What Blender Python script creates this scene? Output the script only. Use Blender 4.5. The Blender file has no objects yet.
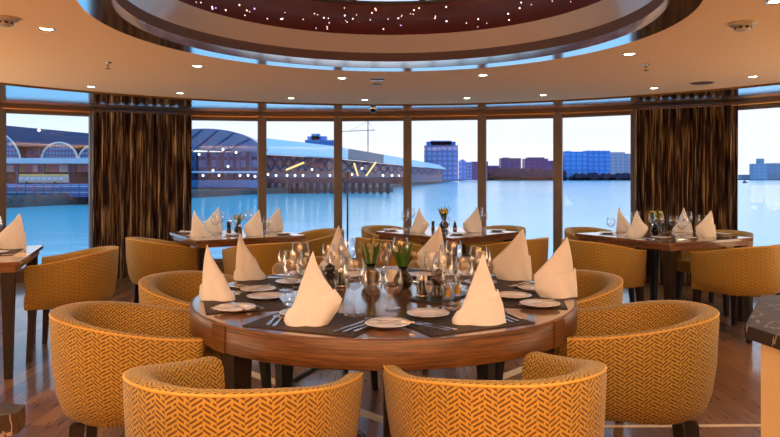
import bpy, bmesh, math, random
from mathutils import Vector, Matrix
random.seed(7)
PI = math.pi
S = bpy.context.scene
COL = S.collection

# ------------------------------------------------------------------ camera, world, exposure
CZ, F, HY = 1.28, 650.0, 178.0
cd = bpy.data.cameras.new('camera'); cam = bpy.data.objects.new('camera', cd); COL.objects.link(cam)
cam.location = (0, 0, CZ); cam.rotation_euler = (PI/2, 0, 0)
cd.sensor_width = 36; cd.lens = 36*F/780; cd.shift_y = -(218.5-HY)/780
cd.clip_start = 0.05; cd.clip_end = 9000
S.camera = cam
S.view_settings.view_transform = 'Standard'; S.view_settings.look = 'None'
S.view_settings.exposure = 0.2; S.view_settings.gamma = 1.0; S.view_settings.use_curve_mapping = False
S.cycles.transparent_max_bounces = 32

class NT:
    def __init__(s, nt): s.nt = nt; s.n = nt.nodes; s.l = nt.links
    def new(s, t, **kw):
        o = s.n.new(t)
        for k, v in kw.items(): setattr(o, k, v)
        return o
    def put(s, sock, v):
        if v is None: return
        if hasattr(v, 'links') or isinstance(v, bpy.types.NodeSocket): s.l.new(v, sock)
        else:
            if isinstance(v, (tuple, list)) and len(v) == 3 and sock.type == 'RGBA': v = (*v, 1)
            sock.default_value = v
    def m(s, op, a, b=None, c=None, clamp=False):
        o = s.new('ShaderNodeMath', operation=op); o.use_clamp = clamp
        s.put(o.inputs[0], a); s.put(o.inputs[1], b)
        if c is not None: s.put(o.inputs[2], c)
        return o.outputs[0]
    def mix(s, f, a, b):
        o = s.new('ShaderNodeMix', data_type='RGBA')
        s.put(o.inputs[0], f); s.put(o.inputs[6], a); s.put(o.inputs[7], b)
        return o.outputs[2]
    def ramp(s, f, stops):
        o = s.new('ShaderNodeValToRGB'); e = o.color_ramp.elements
        while len(e) < len(stops): e.new(0.5)
        for q, (p, c) in zip(e, stops): q.position = p; q.color = (*c, 1)
        s.put(o.inputs[0], f); return o.outputs[0]
    def noise(s, vec, scale, detail=3, dist=0.0, rough=0.5):
        o = s.new('ShaderNodeTexNoise'); s.put(o.inputs['Vector'], vec)
        o.inputs['Scale'].default_value = scale; o.inputs['Detail'].default_value = detail
        o.inputs['Distortion'].default_value = dist; o.inputs['Roughness'].default_value = rough
        return o.outputs[0]
    def vec(s, x, y, z):
        o = s.new('ShaderNodeCombineXYZ'); s.put(o.inputs[0], x); s.put(o.inputs[1], y); s.put(o.inputs[2], z); return o.outputs[0]
    def sep(s, v):
        o = s.new('ShaderNodeSeparateXYZ'); s.put(o.inputs[0], v); return o.outputs
    def co(s, w='Object'): return s.new('ShaderNodeTexCoord').outputs[w]

w = bpy.data.worlds.new('dusk_sky'); S.world = w; w.use_nodes = True
t = NT(w.node_tree); bg = t.n['Background']
g = t.sep(t.co('Generated'))
el = t.m('MAXIMUM', g[2], 0.0)
f1 = t.m('POWER', t.m('DIVIDE', t.m('SUBTRACT', el, 0.09), 0.45, clamp=True), 0.75)
base = t.mix(f1, (0.93, 0.94, 1.0), (0.28, 0.72, 1.12))
left = t.m('MULTIPLY', t.m('SUBTRACT', t.m('MULTIPLY', g[0], -1.0), 0.12), 2.2, clamp=True)
base = t.mix(left, base, t.mix(t.m('POWER', t.m('DIVIDE', t.m('SUBTRACT', el, 0.06), 0.35, clamp=True), 0.75), (0.80, 0.96, 1.04), (0.10, 0.50, 0.95)))
cl = t.noise(t.vec(t.m('MULTIPLY', g[0], 2.0), t.m('MULTIPLY', g[1], 2.0), t.m('MULTIPLY', g[2], 18.0)), 2.2, 4)
cf = t.m('MULTIPLY', t.m('SUBTRACT', cl, 0.45, clamp=True), 1.8, clamp=True)
base = t.mix(t.m('MULTIPLY', cf, 0.6), base, (0.86, 0.90, 1.0))
t.l.new(base, bg.inputs[0]); bg.inputs[1].default_value = 1.0

def area(name, loc, rot, sx, sy, power, col):
    d = bpy.data.lights.new(name, 'AREA'); d.shape = 'RECTANGLE'; d.size = sx; d.size_y = sy; d.energy = power; d.color = col
    o = bpy.data.objects.new(name, d); COL.objects.link(o); o.location = loc; o.rotation_euler = rot; return o
WARM = (1.0, 0.66, 0.34)
# added fill lights at both sides and the rear, out of view, brightening the ceiling
area('ceiling_fill_left', (-4.6, 3.2, 0.8), (PI, math.radians(50), 0), 0.8, 5.6, 72, (1.0, 0.73, 0.44))
area('ceiling_fill_right', (4.2, 3.0, 0.8), (PI, math.radians(-50), 0), 0.8, 5.2, 44, (1.0, 0.73, 0.44))
area('ceiling_fill_rear', (0, -1.6, 1.3), (PI+math.radians(42), 0, 0), 7.0, 1.3, 560, (1.0, 0.80, 0.56))

# ------------------------------------------------------------------ helpers
def P(px, py, z=0.75):
    Y = F*(CZ-z)/(py-HY); return ((px-390)/F*Y, Y)
def XD(px, Y): return (px-390)/F*Y
def ZD(py, Y): return CZ-(py-HY)/F*Y

class MB:
    def __init__(s): s.v = []; s.f = []; s.uv = {}; s.mi = []
    def add(s, vs, fs, uvs=None, mi=0):
        b = len(s.v); s.v += [tuple(v) for v in vs]
        for i, f in enumerate(fs):
            s.f.append([b+q for q in f]); s.mi.append(mi)
            if uvs: s.uv[len(s.f)-1] = uvs[i]
        return s
    def box(s, c, d, rz=0, taper=1.0, mi=0):
        cx, cy, cz = c; hx, hy, hz = d[0]/2, d[1]/2, d[2]/2
        ca, sa = math.cos(rz), math.sin(rz); vs = []
        for z, k in ((-hz, taper), (hz, 1.0)):
            for x, y in ((-hx, -hy), (hx, -hy), (hx, hy), (-hx, hy)):
                x *= k; y *= k
                vs.append((cx+x*ca-y*sa, cy+x*sa+y*ca, cz+z))
        return s.add(vs, [(3, 2, 1, 0), (4, 5, 6, 7), (0, 1, 5, 4), (1, 2, 6, 5), (2, 3, 7, 6), (3, 0, 4, 7)], mi=mi)
    def prism(s, pts, z0, z1, mi=0):
        n = len(pts); vs = [(x, y, z0) for x, y in pts]+[(x, y, z1) for x, y in pts]
        return s.add(vs, [tuple(range(n))[::-1], tuple(range(n, 2*n))]+[(i, (i+1) % n, n+(i+1) % n, n+i) for i in range(n)], mi=mi)
    def lathe(s, prof, n=20, c=(0, 0, 0), close=False, a0=0, a1=2*PI):
        full = abs(a1-a0-2*PI) < 1e-6; m = n if full else n+1; vs = []
        for r, z in prof:
            for k in range(m):
                a = a0+(a1-a0)*k/n; vs.append((c[0]+r*math.cos(a), c[1]+r*math.sin(a), c[2]+z))
        fs = []
        L = len(prof)
        for i in range(L if close else L-1):
            j = (i+1) % L
            for k in range(n):
                k2 = (k+1) % m
                fs.append((i*m+k, i*m+k2, j*m+k2, j*m+k))
        return s.add(vs, fs)
    def tube(s, pts, r, n=8, r1=None):
        pts = [Vector(p) for p in pts]; vs = []; N = len(pts)
        for i, p in enumerate(pts):
            d = (pts[min(i+1, N-1)]-pts[max(i-1, 0)]).normalized()
            a = Vector((0, 0, 1)) if abs(d.z) < 0.9 else Vector((1, 0, 0))
            u = d.cross(a).normalized(); v = d.cross(u)
            rr = r if r1 is None else r+(r1-r)*i/(N-1)
            for k in range(n):
                q = 2*PI*k/n; vs.append(p+u*rr*math.cos(q)+v*rr*math.sin(q))
        fs = [(i*n+k, i*n+(k+1) % n, (i+1)*n+(k+1) % n, (i+1)*n+k) for i in range(N-1) for k in range(n)]
        fs += [tuple(range(n))[::-1], tuple(range((N-1)*n, N*n))]
        return s.add(vs, fs)
    def sphere(s, c, r, n=10, m=6, sz=1.0):
        prof = [(max(r*math.sin(PI*i/m), 1e-5), -r*sz*math.cos(PI*i/m)) for i in range(m+1)]
        return s.lathe(prof, n, c)
    def build(s, name, mat, parent=None, smooth=False, loc=None, rz=0, bevel=0, struct=False, angle=40):
        me = bpy.data.meshes.new(name); me.from_pydata(s.v, [], s.f)
        for mm in (mat if isinstance(mat, (list, tuple)) else [mat]): me.materials.append(mm)
        for p, k in zip(me.polygons, s.mi): p.material_index = k
        if s.uv:
            ul = me.uv_layers.new(name='UVMap')
            for p in me.polygons:
                if p.index in s.uv:
                    for li, q in zip(p.loop_indices, s.uv[p.index]): ul.data[li].uv = q
        bm = bmesh.new(); bm.from_mesh(me); bmesh.ops.recalc_face_normals(bm, faces=bm.faces); bm.to_mesh(me); bm.free()
        if smooth:
            for p in me.polygons: p.use_smooth = True
            me.set_sharp_from_angle(angle=math.radians(angle))
        o = bpy.data.objects.new(name, me); COL.objects.link(o)
        if parent: o.parent = parent
        if loc: o.location = loc
        o.rotation_euler.z = rz
        if bevel:
            b = o.modifiers.new('bevel', 'BEVEL'); b.width = bevel; b.segments = 2; b.limit_method = 'ANGLE'
        if struct: o['kind'] = 'structure'
        return o

def tag(o, label, cat, group=None):
    o['label'] = label; o['category'] = cat
    if group: o['group'] = group
    return o
def empty(name, loc=(0, 0, 0), rz=0, label=None, cat=None, group=None):
    o = bpy.data.objects.new(name, None); COL.objects.link(o); o.location = loc; o.rotation_euler.z = rz
    o.empty_display_size = 0.1
    if label: tag(o, label, cat, group)
    return o
def clone(o, parent=None):
    c = o.copy(); COL.objects.link(c)
    if parent: c.parent = parent
    for ch in list(o.children): clone(ch, c)
    return c
USED = set()
def put(proto, x, y, z, rz, label, group=None, s=None):
    o = proto if proto.name not in USED else clone(proto)
    USED.add(o.name)
    o.location = (x, y, z); o.rotation_euler.z = rz; o['label'] = label
    if group: o['group'] = group
    if s: o.scale = s if isinstance(s, tuple) else (s, s, s)
    return o

# ------------------------------------------------------------------ materials
def mat(name, col=(0.5, 0.5, 0.5), rough=0.5, metal=0.0, emit=None, es=1.0, spec=None, coat=0):
    m = bpy.data.materials.new(name); m.use_nodes = True; t = NT(m.node_tree); b = t.n['Principled BSDF']
    b.inputs['Base Color'].default_value = (*col, 1); b.inputs['Roughness'].default_value = rough; b.inputs['Metallic'].default_value = metal
    if emit: b.inputs['Emission Color'].default_value = (*emit, 1); b.inputs['Emission Strength'].default_value = es
    if spec is not None: b.inputs['Specular IOR Level'].default_value = spec
    b.inputs['Coat Weight'].default_value = coat; b.inputs['Coat Roughness'].default_value = 0.1
    return m
def nmat(name, rough=0.5, metal=0.0, spec=None, coat=0):
    m = mat(name, rough=rough, metal=metal, spec=spec, coat=coat); t = NT(m.node_tree); return m, t, t.n['Principled BSDF']
def bump(t, b, h, s=0.3, d=0.01):
    o = t.new('ShaderNodeBump'); o.inputs['Strength'].default_value = s; o.inputs['Distance'].default_value = d
    t.l.new(h, o.inputs['Height']); t.l.new(o.outputs[0], b.inputs['Normal'])

def fabric():
    m, t, b = nmat('herringbone_fabric', 0.62, spec=0.45)
    uv = t.sep(t.co('UV')); W = 0.034; Pp = 0.0135
    c = t.m('DIVIDE', uv[0], W); ci = t.m('FLOOR', c); fr = t.m('FRACT', c)
    par = t.m('MODULO', t.m('ABSOLUTE', ci), 2.0)
    sgn = t.m('SUBTRACT', t.m('MULTIPLY', par, 2.0), 1.0)
    v = t.m('ADD', uv[1], t.m('MULTIPLY', t.m('MULTIPLY', sgn, t.m('SUBTRACT', fr, 0.5)), W*0.62))
    v = t.m('ADD', v, t.m('MULTIPLY', par, Pp*0.5))
    row = t.m('DIVIDE', v, Pp); rf = t.m('FRACT', row); ri = t.m('FLOOR', row)
    stripe = t.m('LESS_THAN', rf, 0.46)
    # dashes are staggered: each has a gap at one end of its column
    sh = t.m('FRACT', t.m('ADD', fr, t.m('MULTIPLY', t.m('MODULO', t.m('ABSOLUTE', ri), 2.0), 0.42)))
    dash = t.m('GREATER_THAN', sh, 0.17)
    k = t.m('MULTIPLY', stripe, dash)
    n = t.noise(t.co('UV'), 9, 2)
    light = t.mix(n, (0.58, 0.345, 0.045), (0.48, 0.275, 0.035))
    colr = t.mix(k, light, (0.13, 0.056, 0.008))
    t.l.new(colr, b.inputs['Base Color'])
    fn = t.noise(t.co('UV'), 700, 2)
    bump(t, b, t.m('SUBTRACT', fn, t.m('MULTIPLY', k, 1.2)), 0.35, 0.0015)
    b.inputs['Sheen Weight'].default_value = 0.15
    return m
FAB = fabric()
PIPE = mat('fabric_piping', (0.75, 0.42, 0.06), 0.45)

def wood(name, c0, c1, c2, scale=(1, 1, 1), rough=0.3, coat=0.3, grain=14, src='Object', pol=False):
    m, t, b = nmat(name, rough, coat=coat)
    s = t.sep(t.co(src))
    if pol:      # grain runs round the rim
        a = t.m('ARCTAN2', s[1], s[0]); v = t.vec(t.m('MULTIPLY', a, 0.7), 0.0, t.m('MULTIPLY', s[2], 22.0))
    else: v = t.vec(t.m('MULTIPLY', s[0], scale[0]), t.m('MULTIPLY', s[1], scale[1]), t.m('MULTIPLY', s[2], scale[2]))
    n = t.noise(v, grain*0.3, 5, 1.2); n2 = t.noise(v, grain, 6, 0.4)
    f = t.m('ADD', t.m('MULTIPLY', n, 0.6), t.m('MULTIPLY', n2, 0.4))
    t.l.new(t.ramp(f, [(0.36, c0), (0.5, c1), (0.64, c2)]), b.inputs['Base Color'])
    return m
RIM = wood('walnut_rim', (0.045, 0.014, 0.002), (0.13, 0.045, 0.008), (0.22, 0.085, 0.018), pol=True, rough=0.4, coat=0.1)
TOP = wood('walnut_top', (0.13, 0.045, 0.017), (0.20, 0.075, 0.028), (0.27, 0.11, 0.04), scale=(1, 9, 1), rough=0.2, coat=1.0)
TABW = wood('walnut_side', (0.13, 0.045, 0.012), (0.24, 0.09, 0.025), (0.34, 0.14, 0.04), scale=(1, 1, 9), rough=0.35)
DARK = wood('dark_leg_wood', (0.009, 0.004, 0.003), (0.015, 0.006, 0.004), (0.025, 0.010, 0.005), scale=(8, 8, 1), rough=0.5, coat=0)

def floor_mat():
    m, t, b = nmat('plank_floor', 0.3, coat=0.6)
    s = t.sep(t.co('Object')); W = 0.11
    c = t.m('DIVIDE', s[0], W); ci = t.m('FLOOR', c); fr = t.m('FRACT', c)
    wn = t.new('ShaderNodeTexWhiteNoise', noise_dimensions='2D')
    off = t.m('MULTIPLY', t.m('FRACT', t.m('MULTIPLY', t.m('ABSOLUTE', ci), 0.377)), 1.3)
    r = t.m('DIVIDE', t.m('ADD', s[1], off), 1.3); ri = t.m('FLOOR', r)
    t.l.new(t.vec(ci, ri, 0.0), wn.inputs['Vector'])
    gr = t.noise(t.vec(t.m('MULTIPLY', s[0], 14.0), t.m('ADD', s[1], t.m('MULTIPLY', wn.outputs[0], 9.0)), 0.0), 4, 5, 0.6)
    f = t.m('ADD', t.m('MULTIPLY', wn.outputs[0], 0.45), t.m('MULTIPLY', gr, 0.55))
    col = t.ramp(f, [(0.15, (0.08, 0.033, 0.013)), (0.5, (0.21, 0.09, 0.034)), (0.85, (0.38, 0.18, 0.07))])
    edge = t.m('LESS_THAN', t.m('MINIMUM', fr, t.m('SUBTRACT', 1.0, fr)), 0.012)
    t.l.new(t.mix(edge, col, (0.03, 0.012, 0.006)), b.inputs['Base Color'])
    t.put(b.inputs['Roughness'], t.m('ADD', t.m('MULTIPLY', gr, 0.2), 0.2))
    return m
FLOOR = floor_mat()
INLAY = mat('pale_inlay', (0.80, 0.66, 0.45), 0.35)
def ceil_mat():
    m, t, b = nmat('ceiling_paint', 0.85, spec=0.08)
    n = t.noise(t.co('Object'), 0.8, 2)
    t.l.new(t.mix(n, (0.94, 0.62, 0.36), (0.96, 0.65, 0.385)), b.inputs['Base Color']); return m
CEIL = ceil_mat()
GLOSS = mat('polished_metal_trim', (0.95, 0.91, 0.90), 0.12, 1.0)
GOLD = mat('gold_edge', (0.45, 0.25, 0.08), 0.3, 0.9)
FRAME = wood('bronze_frame', (0.17, 0.115, 0.085), (0.20, 0.14, 0.10), (0.24, 0.165, 0.12), scale=(1, 1, .3), rough=0.4, coat=0)
HEAD = mat('brown_header', (0.13, 0.065, 0.035), 0.35)
WALLM = wood('wall_panel_wood', (0.16, 0.07, 0.03), (0.24, 0.11, 0.05), (0.3, 0.15, 0.07), scale=(3, 3, .5), rough=0.4, grain=5)
WHITE = mat('white_china', (0.88, 0.85, 0.80), 0.15, coat=0.5)
def cloth_mat():
    m, t, b = nmat('napkin_linen', 0.85)
    n = t.noise(t.co('Object'), 30, 3); n2 = t.noise(t.co('Object'), 900, 2)
    t.l.new(t.mix(n, (0.86, 0.85, 0.82), (0.80, 0.78, 0.73)), b.inputs['Base Color'])
    bump(t, b, t.m('ADD', n, t.m('MULTIPLY', n2, 0.1)), 0.25, 0.01); return m
CLOTH = cloth_mat()
STEEL = mat('cutlery_steel', (0.75, 0.73, 0.70), 0.15, 1.0)
def matm():
    m, t, b = nmat('woven_placemat', 0.6)
    s = t.sep(t.co('Object'))
    a = t.m('SINE', t.m('MULTIPLY', s[0], 900.0)); c = t.m('SINE', t.m('MULTIPLY', s[1], 500.0))
    k = t.m('MULTIPLY', a, c); n = t.noise(t.co('Object'), 60, 3)
    t.l.new(t.mix(t.m('MULTIPLY', n, t.m('ADD', t.m('MULTIPLY', k, 0.5), 0.5)), (0.016, 0.011, 0.009), (0.16, 0.10, 0.07)), b.inputs['Base Color'])
    bump(t, b, k, 0.5, 0.002); return m
MATM = matm()
def glass(name, tint=(1, 1, 1), base=0.05, edge=0.55, pw=3.0, rough=0.0):
    m = bpy.data.materials.new(name); m.use_nodes = True; t = NT(m.node_tree); t.n.remove(t.n['Principled BSDF'])
    lw = t.new('ShaderNodeLayerWeight'); lw.inputs[0].default_value = 0.5
    f = t.m('ADD', t.m('MULTIPLY', t.m('POWER', lw.outputs['Facing'], pw), edge), base, clamp=True)
    tr = t.new('ShaderNodeBsdfTransparent'); tr.inputs[0].default_value = (*tint, 1)
    gl = t.new('ShaderNodeBsdfGlossy'); gl.inputs['Roughness'].default_value = rough
    mx = t.new('ShaderNodeMixShader'); t.l.new(f, mx.inputs[0]); t.l.new(tr.outputs[0], mx.inputs[1]); t.l.new(gl.outputs[0], mx.inputs[2])
    t.l.new(mx.outputs[0], t.n['Material Output'].inputs[0]); return m
PANE = glass('window_glass', (0.97, 0.985, 1.0), 0.018, 0.25, 4)
GLASS = glass('clear_glassware', (1.0, 1.0, 1.0), 0.045, 1.0, 2.2, 0.02)
DGLASS = glass('smoked_glass', (0.40, 0.38, 0.28), 0.05, 0.7, 2.5)
OIL = mat('yellow_oil', (0.75, 0.42, 0.03), 0.1, coat=1)
BLACK = mat('black_lacquer', (0.012, 0.011, 0.012), 0.15, coat=0.6)
SLATE = mat('slate_board', (0.02, 0.016, 0.014), 0.3)
LEAF = mat('leaf_green', (0.06, 0.16, 0.025), 0.5)
LEAF2 = mat('leaf_pale', (0.45, 0.42, 0.22), 0.6)
RED = mat('petal_red', (0.75, 0.13, 0.05), 0.5)
YEL = mat('petal_yellow', (0.85, 0.60, 0.05), 0.5)
def curtain_mat():
    m, t, b = nmat('striped_curtain', 0.5, spec=0.4)
    s = t.sep(t.co('UV'))
    v = t.vec(t.m('MULTIPLY', s[0], 26.0), t.m('MULTIPLY', s[1], 1.3), 0.0)
    n = t.noise(v, 1.6, 1); n2 = t.noise(t.vec(t.m('MULTIPLY', s[0], 60.0), t.m('MULTIPLY', s[1], 30.0), 0.0), 3.0, 3)
    st = t.m('MULTIPLY', t.m('SUBTRACT', n, 0.53, clamp=True), 14.0, clamp=True)
    k = t.m('MULTIPLY', st, t.m('MULTIPLY', n2, 1.5, clamp=True))
    t.l.new(t.mix(k, t.mix(n2, (0.028, 0.010, 0.006), (0.065, 0.024, 0.012)), (0.58, 0.37, 0.17)), b.inputs['Base Color']); return m
CURT = curtain_mat()
def marble():
    m, t, b = nmat('dark_marble', 0.45, coat=0.0, spec=0.25)
    n = t.noise(t.co('Object'), 4, 6, 1.5); r = t.m('ABSOLUTE', t.m('SUBTRACT', n, 0.5))
    v = t.m('LESS_THAN', r, 0.006); n2 = t.noise(t.co('Object'), 7, 5)
    c = t.ramp(n2, [(0.35, (0.010, 0.007, 0.004)), (0.65, (0.045, 0.026, 0.016))])
    t.l.new(t.mix(t.m('MULTIPLY', v, 0.5), c, (0.5, 0.38, 0.28)), b.inputs['Base Color']); return m
MARB = marble()
CREAM = mat('cream_panel', (0.66, 0.50, 0.26), 0.4)
STARW = mat('dark_red_lacquer', (0.14, 0.018, 0.008), 0.35, coat=0.1)
CONE = mat('satin_band', (0.72, 0.58, 0.48), 0.28, 0.15, coat=0.8)
RISER = mat('brown_riser', (0.16, 0.075, 0.045), 0.5)
LAMP = mat('lamp_glow', (1, 1, 1), emit=(1.0, 0.80, 0.50), es=22)
OFFW = mat('off_white_plastic', (0.6, 0.5, 0.38), 0.4)
CHROME = mat('chrome', (0.7, 0.65, 0.6), 0.12, 1.0)
RUB = mat('black_rubber', (0.01, 0.01, 0.012), 0.45)

# ------------------------------------------------------------------ setting: floor, ceiling, walls, windows
NODES = [(-230, 5.6), (-105, 6.9), (0, 7.88), (94, 8.37), (185, 8.87), (262, 9.03), (338, 9.05), (407.5, 8.97), (482, 8.80), (558, 8.55), (636, 8.10), (727, 7.65), (822, 6.95), (940, 6.1)]
NP = [(XD(px, d), d) for px, d in NODES]
XL, XR, YB = NP[0][0]-0.0, NP[-1][0]+0.0, -3.2
ZC = CZ+0.92
def out(p, k):  # push outwards from the room's centre
    v = Vector((p[0], p[1]-3.0)); v = v*(1+k/v.length); return (v.x, v.y+3.0)
outer = [out(p, 0.12) for p in NP]
fl = MB().prism([(XL, YB), (XR, YB)]+outer[::-1], -0.12, 0.0).build('floor', FLOOR, struct=True)
# ceiling: main plate outside the dome opening and inside the gold rim
DC = (0.0, 3.84); R1, R2, R3 = 1.67, 1.52, 1.45
RC, RR = (0.0, 3.37), 4.75
def ring_plate(inner, outer_, z, th):
    n = len(inner); vs = [(x, y, z) for x, y in inner]+[(x, y, z) for x, y in outer_]+[(x, y, z+th) for x, y in inner]+[(x, y, z+th) for x, y in outer_]
    fs = []
    for i in range(n):
        j = (i+1) % n
        fs += [(i, j, n+j, n+i), (2*n+i, 3*n+i, 3*n+j, 2*n+j), (i, 2*n+i, 2*n+j, j), (n+i, n+j, 3*n+j, 3*n+i)]
    return MB().add(vs, fs)
NS = 96
def raydist(poly, c, a):
    d = Vector((math.cos(a), math.sin(a))); best = 99
    for i in range(len(poly)):
        p = Vector(poly[i])-Vector(c); q = Vector(poly[(i+1) % len(poly)])-Vector(c); e = q-p
        den = d.x*e.y-d.y*e.x
        if abs(den) < 1e-9: continue
        tt = (p.x*e.y-p.y*e.x)/den; u = (p.x*d.y-p.y*d.x)/den
        if tt > 0 and -1e-6 <= u <= 1+1e-6: best = min(best, tt)
    return best
room = [(XL, YB), (XR, YB)]+outer[::-1]
circ = lambda c, r: [(c[0]+r*math.cos(2*PI*i/NS), c[1]+r*math.sin(2*PI*i/NS)) for i in range(NS)]
rimp = []
for i in range(NS):
    a = 2*PI*i/NS; r = min(RR, raydist(room, RC, a)-0.02)
    if math.sin(a) < -0.05: r = raydist(room, RC, a)-0.001
    rimp.append((RC[0]+r*math.cos(a), RC[1]+r*math.sin(a)))
ring_plate(circ(DC, R1), rimp, ZC, 0.06).build('ceiling', CEIL, struct=True)
outp = []
for i in range(NS):
    a = 2*PI*i/NS; r = raydist(room, RC, a); outp.append((RC[0]+r*math.cos(a), RC[1]+r*math.sin(a)))
# polished soffit between ceiling rim and windows
idx = [i for i in range(NS) if math.sin(2*PI*i/NS) > -0.06]
s_in = [rimp[i] for i in idx]; s_out = [outp[i] for i in idx]
b = MB(); n = len(idx)
vs = [(x, y, ZC-0.004) for x, y in s_in]+[(x, y, ZC-0.038) for x, y in s_out]
b.add(vs, [(i, i+1, n+i+1, n+i) for i in range(n-1)])
vs = [(x, y, ZC+0.05) for x, y in s_in]+[(x, y, ZC+0.05) for x, y in s_out]
b.add(vs, [(i, n+i, n+i+1, i+1) for i in range(n-1)])
b.build('trim_1', GLOSS, struct=True)
b = MB(); pts = [(x, y, ZC-0.008) for x, y in s_in]
b.tube(pts, 0.014, 6).build('trim_2', GOLD, struct=True)

# windows: one panel per facet
wn = 0; ZT, ZS = CZ+0.80, 0.13
for i in range(len(NP)-1):
    a, c = Vector(NP[i]), Vector(NP[i+1]); mid = (a+c)/2; L = (c-a).length; ang = math.atan2((c-a).y, (c-a).x)
    wn += 1
    root = empty('window_%d' % wn, (mid.x, mid.y, 0), ang); root['kind'] = 'structure'
    fr = MB(); fr.box((0, 0.03, ZT+0.005), (L-0.05, 0.04, 0.03)).box((0, 0.03, ZS+0.02), (L-0.05, 0.05, 0.035)); fr.build('window_frame', FRAME, root)
    MB().box((0, 0.035, (ZT+ZS)/2), (L-0.04, 0.008, ZT-ZS)).build('window_pane', PANE, root)
    # header and gold bead above the pane, sill wall below
    hd = MB().box((0, 0.03, (ZT+ZC-0.02)/2), (L+0.02, 0.10, ZC-0.02-ZT)).build('wall_header_%d' % wn, HEAD, None, struct=True); hd.location = (mid.x, mid.y, 0); hd.rotation_euler.z = ang; hd.name = 'trim_header'
    g_ = MB().box((0, -0.03, ZT+0.045), (L+0.01, 0.03, 0.014)).build('trim_bead', GOLD, struct=True); g_.location = (mid.x, mid.y, 0); g_.rotation_euler.z = ang
    s_ = MB().box((0, 0.03, ZS/2), (L+0.02, 0.12, ZS)).build('baseboard_front', HEAD, struct=True); s_.location = (mid.x, mid.y, 0); s_.rotation_euler.z = ang
for i, p in enumerate(NP):
    d = Vector((p[0], p[1]-3.0)); ang = math.atan2(d.y, d.x)-PI/2
    MB().box((p[0], p[1], (ZT+ZS)/2+0.01), (0.115, 0.10, ZT-ZS+0.1), ang).build('trim_mullion', FRAME, struct=True, bevel=0.006)
# side and rear walls
MB().box((XL-0.05, (YB+NP[0][1])/2, ZC/2), (0.1, NP[0][1]-YB, ZC)).build('wall_left', WALLM, struct=True)
MB().box((XR+0.05, (YB+NP[-1][1])/2, ZC/2), (0.1, NP[-1][1]-YB, ZC)).build('wall_right', WALLM, struct=True)
MB().box(((XL+XR)/2, YB-0.05, ZC/2), (XR-XL, 0.1, ZC)).build('wall_rear', WALLM, struct=True)
# dome: polished ring, riser, sloped satin band, starry wall, clerestory glazing, roof
b = MB(); b.lathe([(R2, ZC-0.015), (R1+0.01, ZC-0.015), (R1+0.01, ZC+0.04), (R2, ZC+0.04)], 96, (DC[0], DC[1], 0), close=True).build('trim_3', GLOSS, smooth=True, struct=True)
MB().lathe([(R2+0.004, ZC+0.03), (R2+0.004, ZC+0.115), (R2+0.05, ZC+0.115), (R2+0.05, ZC+0.03)], 96, (DC[0], DC[1], 0), close=True).build('trim_4', RISER, smooth=True, struct=True)
Z3 = CZ+1.164; Z4 = CZ+1.405; Z5 = Z4+0.34
MB().lathe([(R2+0.01, ZC+0.1), (R3, Z3), (R3+0.05, Z3), (R2+0.06, ZC+0.1)], 96, (DC[0], DC[1], 0), close=True).build('trim_5', CONE, smooth=True, struct=True)
star = MB().lathe([(R3, Z3), (R3+0.02, (Z3+Z4)/2), (R3-0.01, Z4), (R3+0.09, Z4), (R3+0.09, Z3)], 96, (0, 0, 0), close=True).build('star_wall_panel', STARW, smooth=True, loc=(DC[0], DC[1], 0))
tag(star, 'dark red lacquered ring of the ceiling dome set with tiny star lights', 'ceiling panel')
cols = [((1.0, 0.75, 0.65), 1.7), ((1, 0.40, 0.35), 1.8), ((0.65, 0.25, 1.0), 2.2), ((1, 0.55, 0.8), 1.6), ((0.9, 0.85, 1.0), 2.5)]
SM = [mat('star_glow', (1, 1, 1), emit=c, es=e) for c, e in cols]
sm = MB().sphere((0, 0, 0), 0.0065, 6, 4).build('fibre_light', SM[0], star)
first = True; k = 0
while k < 96:
    a = random.uniform(0.02, PI-0.02) if k < 84 else random.uniform(-0.5, 3.6); z = random.uniform(Z3+0.015, Z4-0.015)
    k += 1
    if first: o = sm; first = False
    else: o = sm.copy(); COL.objects.link(o); o.parent = star
    q = (z-Z3)/(Z4-Z3); rr = R3+(0.04*q if q < .5 else 0.02-0.06*(q-.5))
    o.location = ((rr-0.001)*math.cos(a), (rr-0.001)*math.sin(a), z)
    sc = random.choice((0.6, 0.8, 1.0, 1.1)); o.scale = (sc, sc, sc)
    if k % 3 == 0:
        o.data = o.data.copy(); o.data.materials[0] = SM[(k//3) % 5]
dome = empty('window_%d' % (wn+1), (DC[0], DC[1], 0)); dome['kind'] = 'structure'
MB().lathe([(R3-0.02, Z4+0.02), (R3-0.02, Z5)], 24).build('window_pane', PANE, dome)
for k in range(16):
    a = 2*PI*(k+0.48)/16+0.02
    MB().box(((R3-0.01)*math.cos(a), (R3-0.01)*math.sin(a), (Z4+Z5)/2), (0.06, 0.05, Z5-Z4), a).build('window_bar', HEAD, dome)
MB().lathe([(0.001, Z5), (R3+0.1, Z5), (R3+0.1, Z5+0.06), (0.001, Z5+0.1)], 48, (DC[0], DC[1], 0)).build('ceiling_dome', HEAD, struct=True)
MB().lathe([(R3+0.1, ZC+0.07), (R3+0.12, Z4), (R3-0.03, Z4), (R3-0.03, Z4+0.025), (R3+0.15, Z4+0.025), (R3+0.25, ZC+0.07)], 64, (DC[0], DC[1], 0), close=True).build('ceiling_kerb', HEAD, struct=True)
# inlaid pale floor strips
def strip(a, c, wd, nm):
    a, c = Vector(a), Vector(c); d = c-a; m_ = (a+c)/2
    MB().box((m_.x, m_.y, 0.001), (d.length, wd, 0.003), math.atan2(d.y, d.x)).build(nm, INLAY, struct=True)
strip((-1.6, 4.9), (-0.02, 3.42), 0.07, 'trim_6'); strip((1.5, 5.0), (0.05, 3.47), 0.07, 'trim_7'); strip((1.0, 3.345), (3.0, 3.38), 0.03, 'trim_8')

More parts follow.
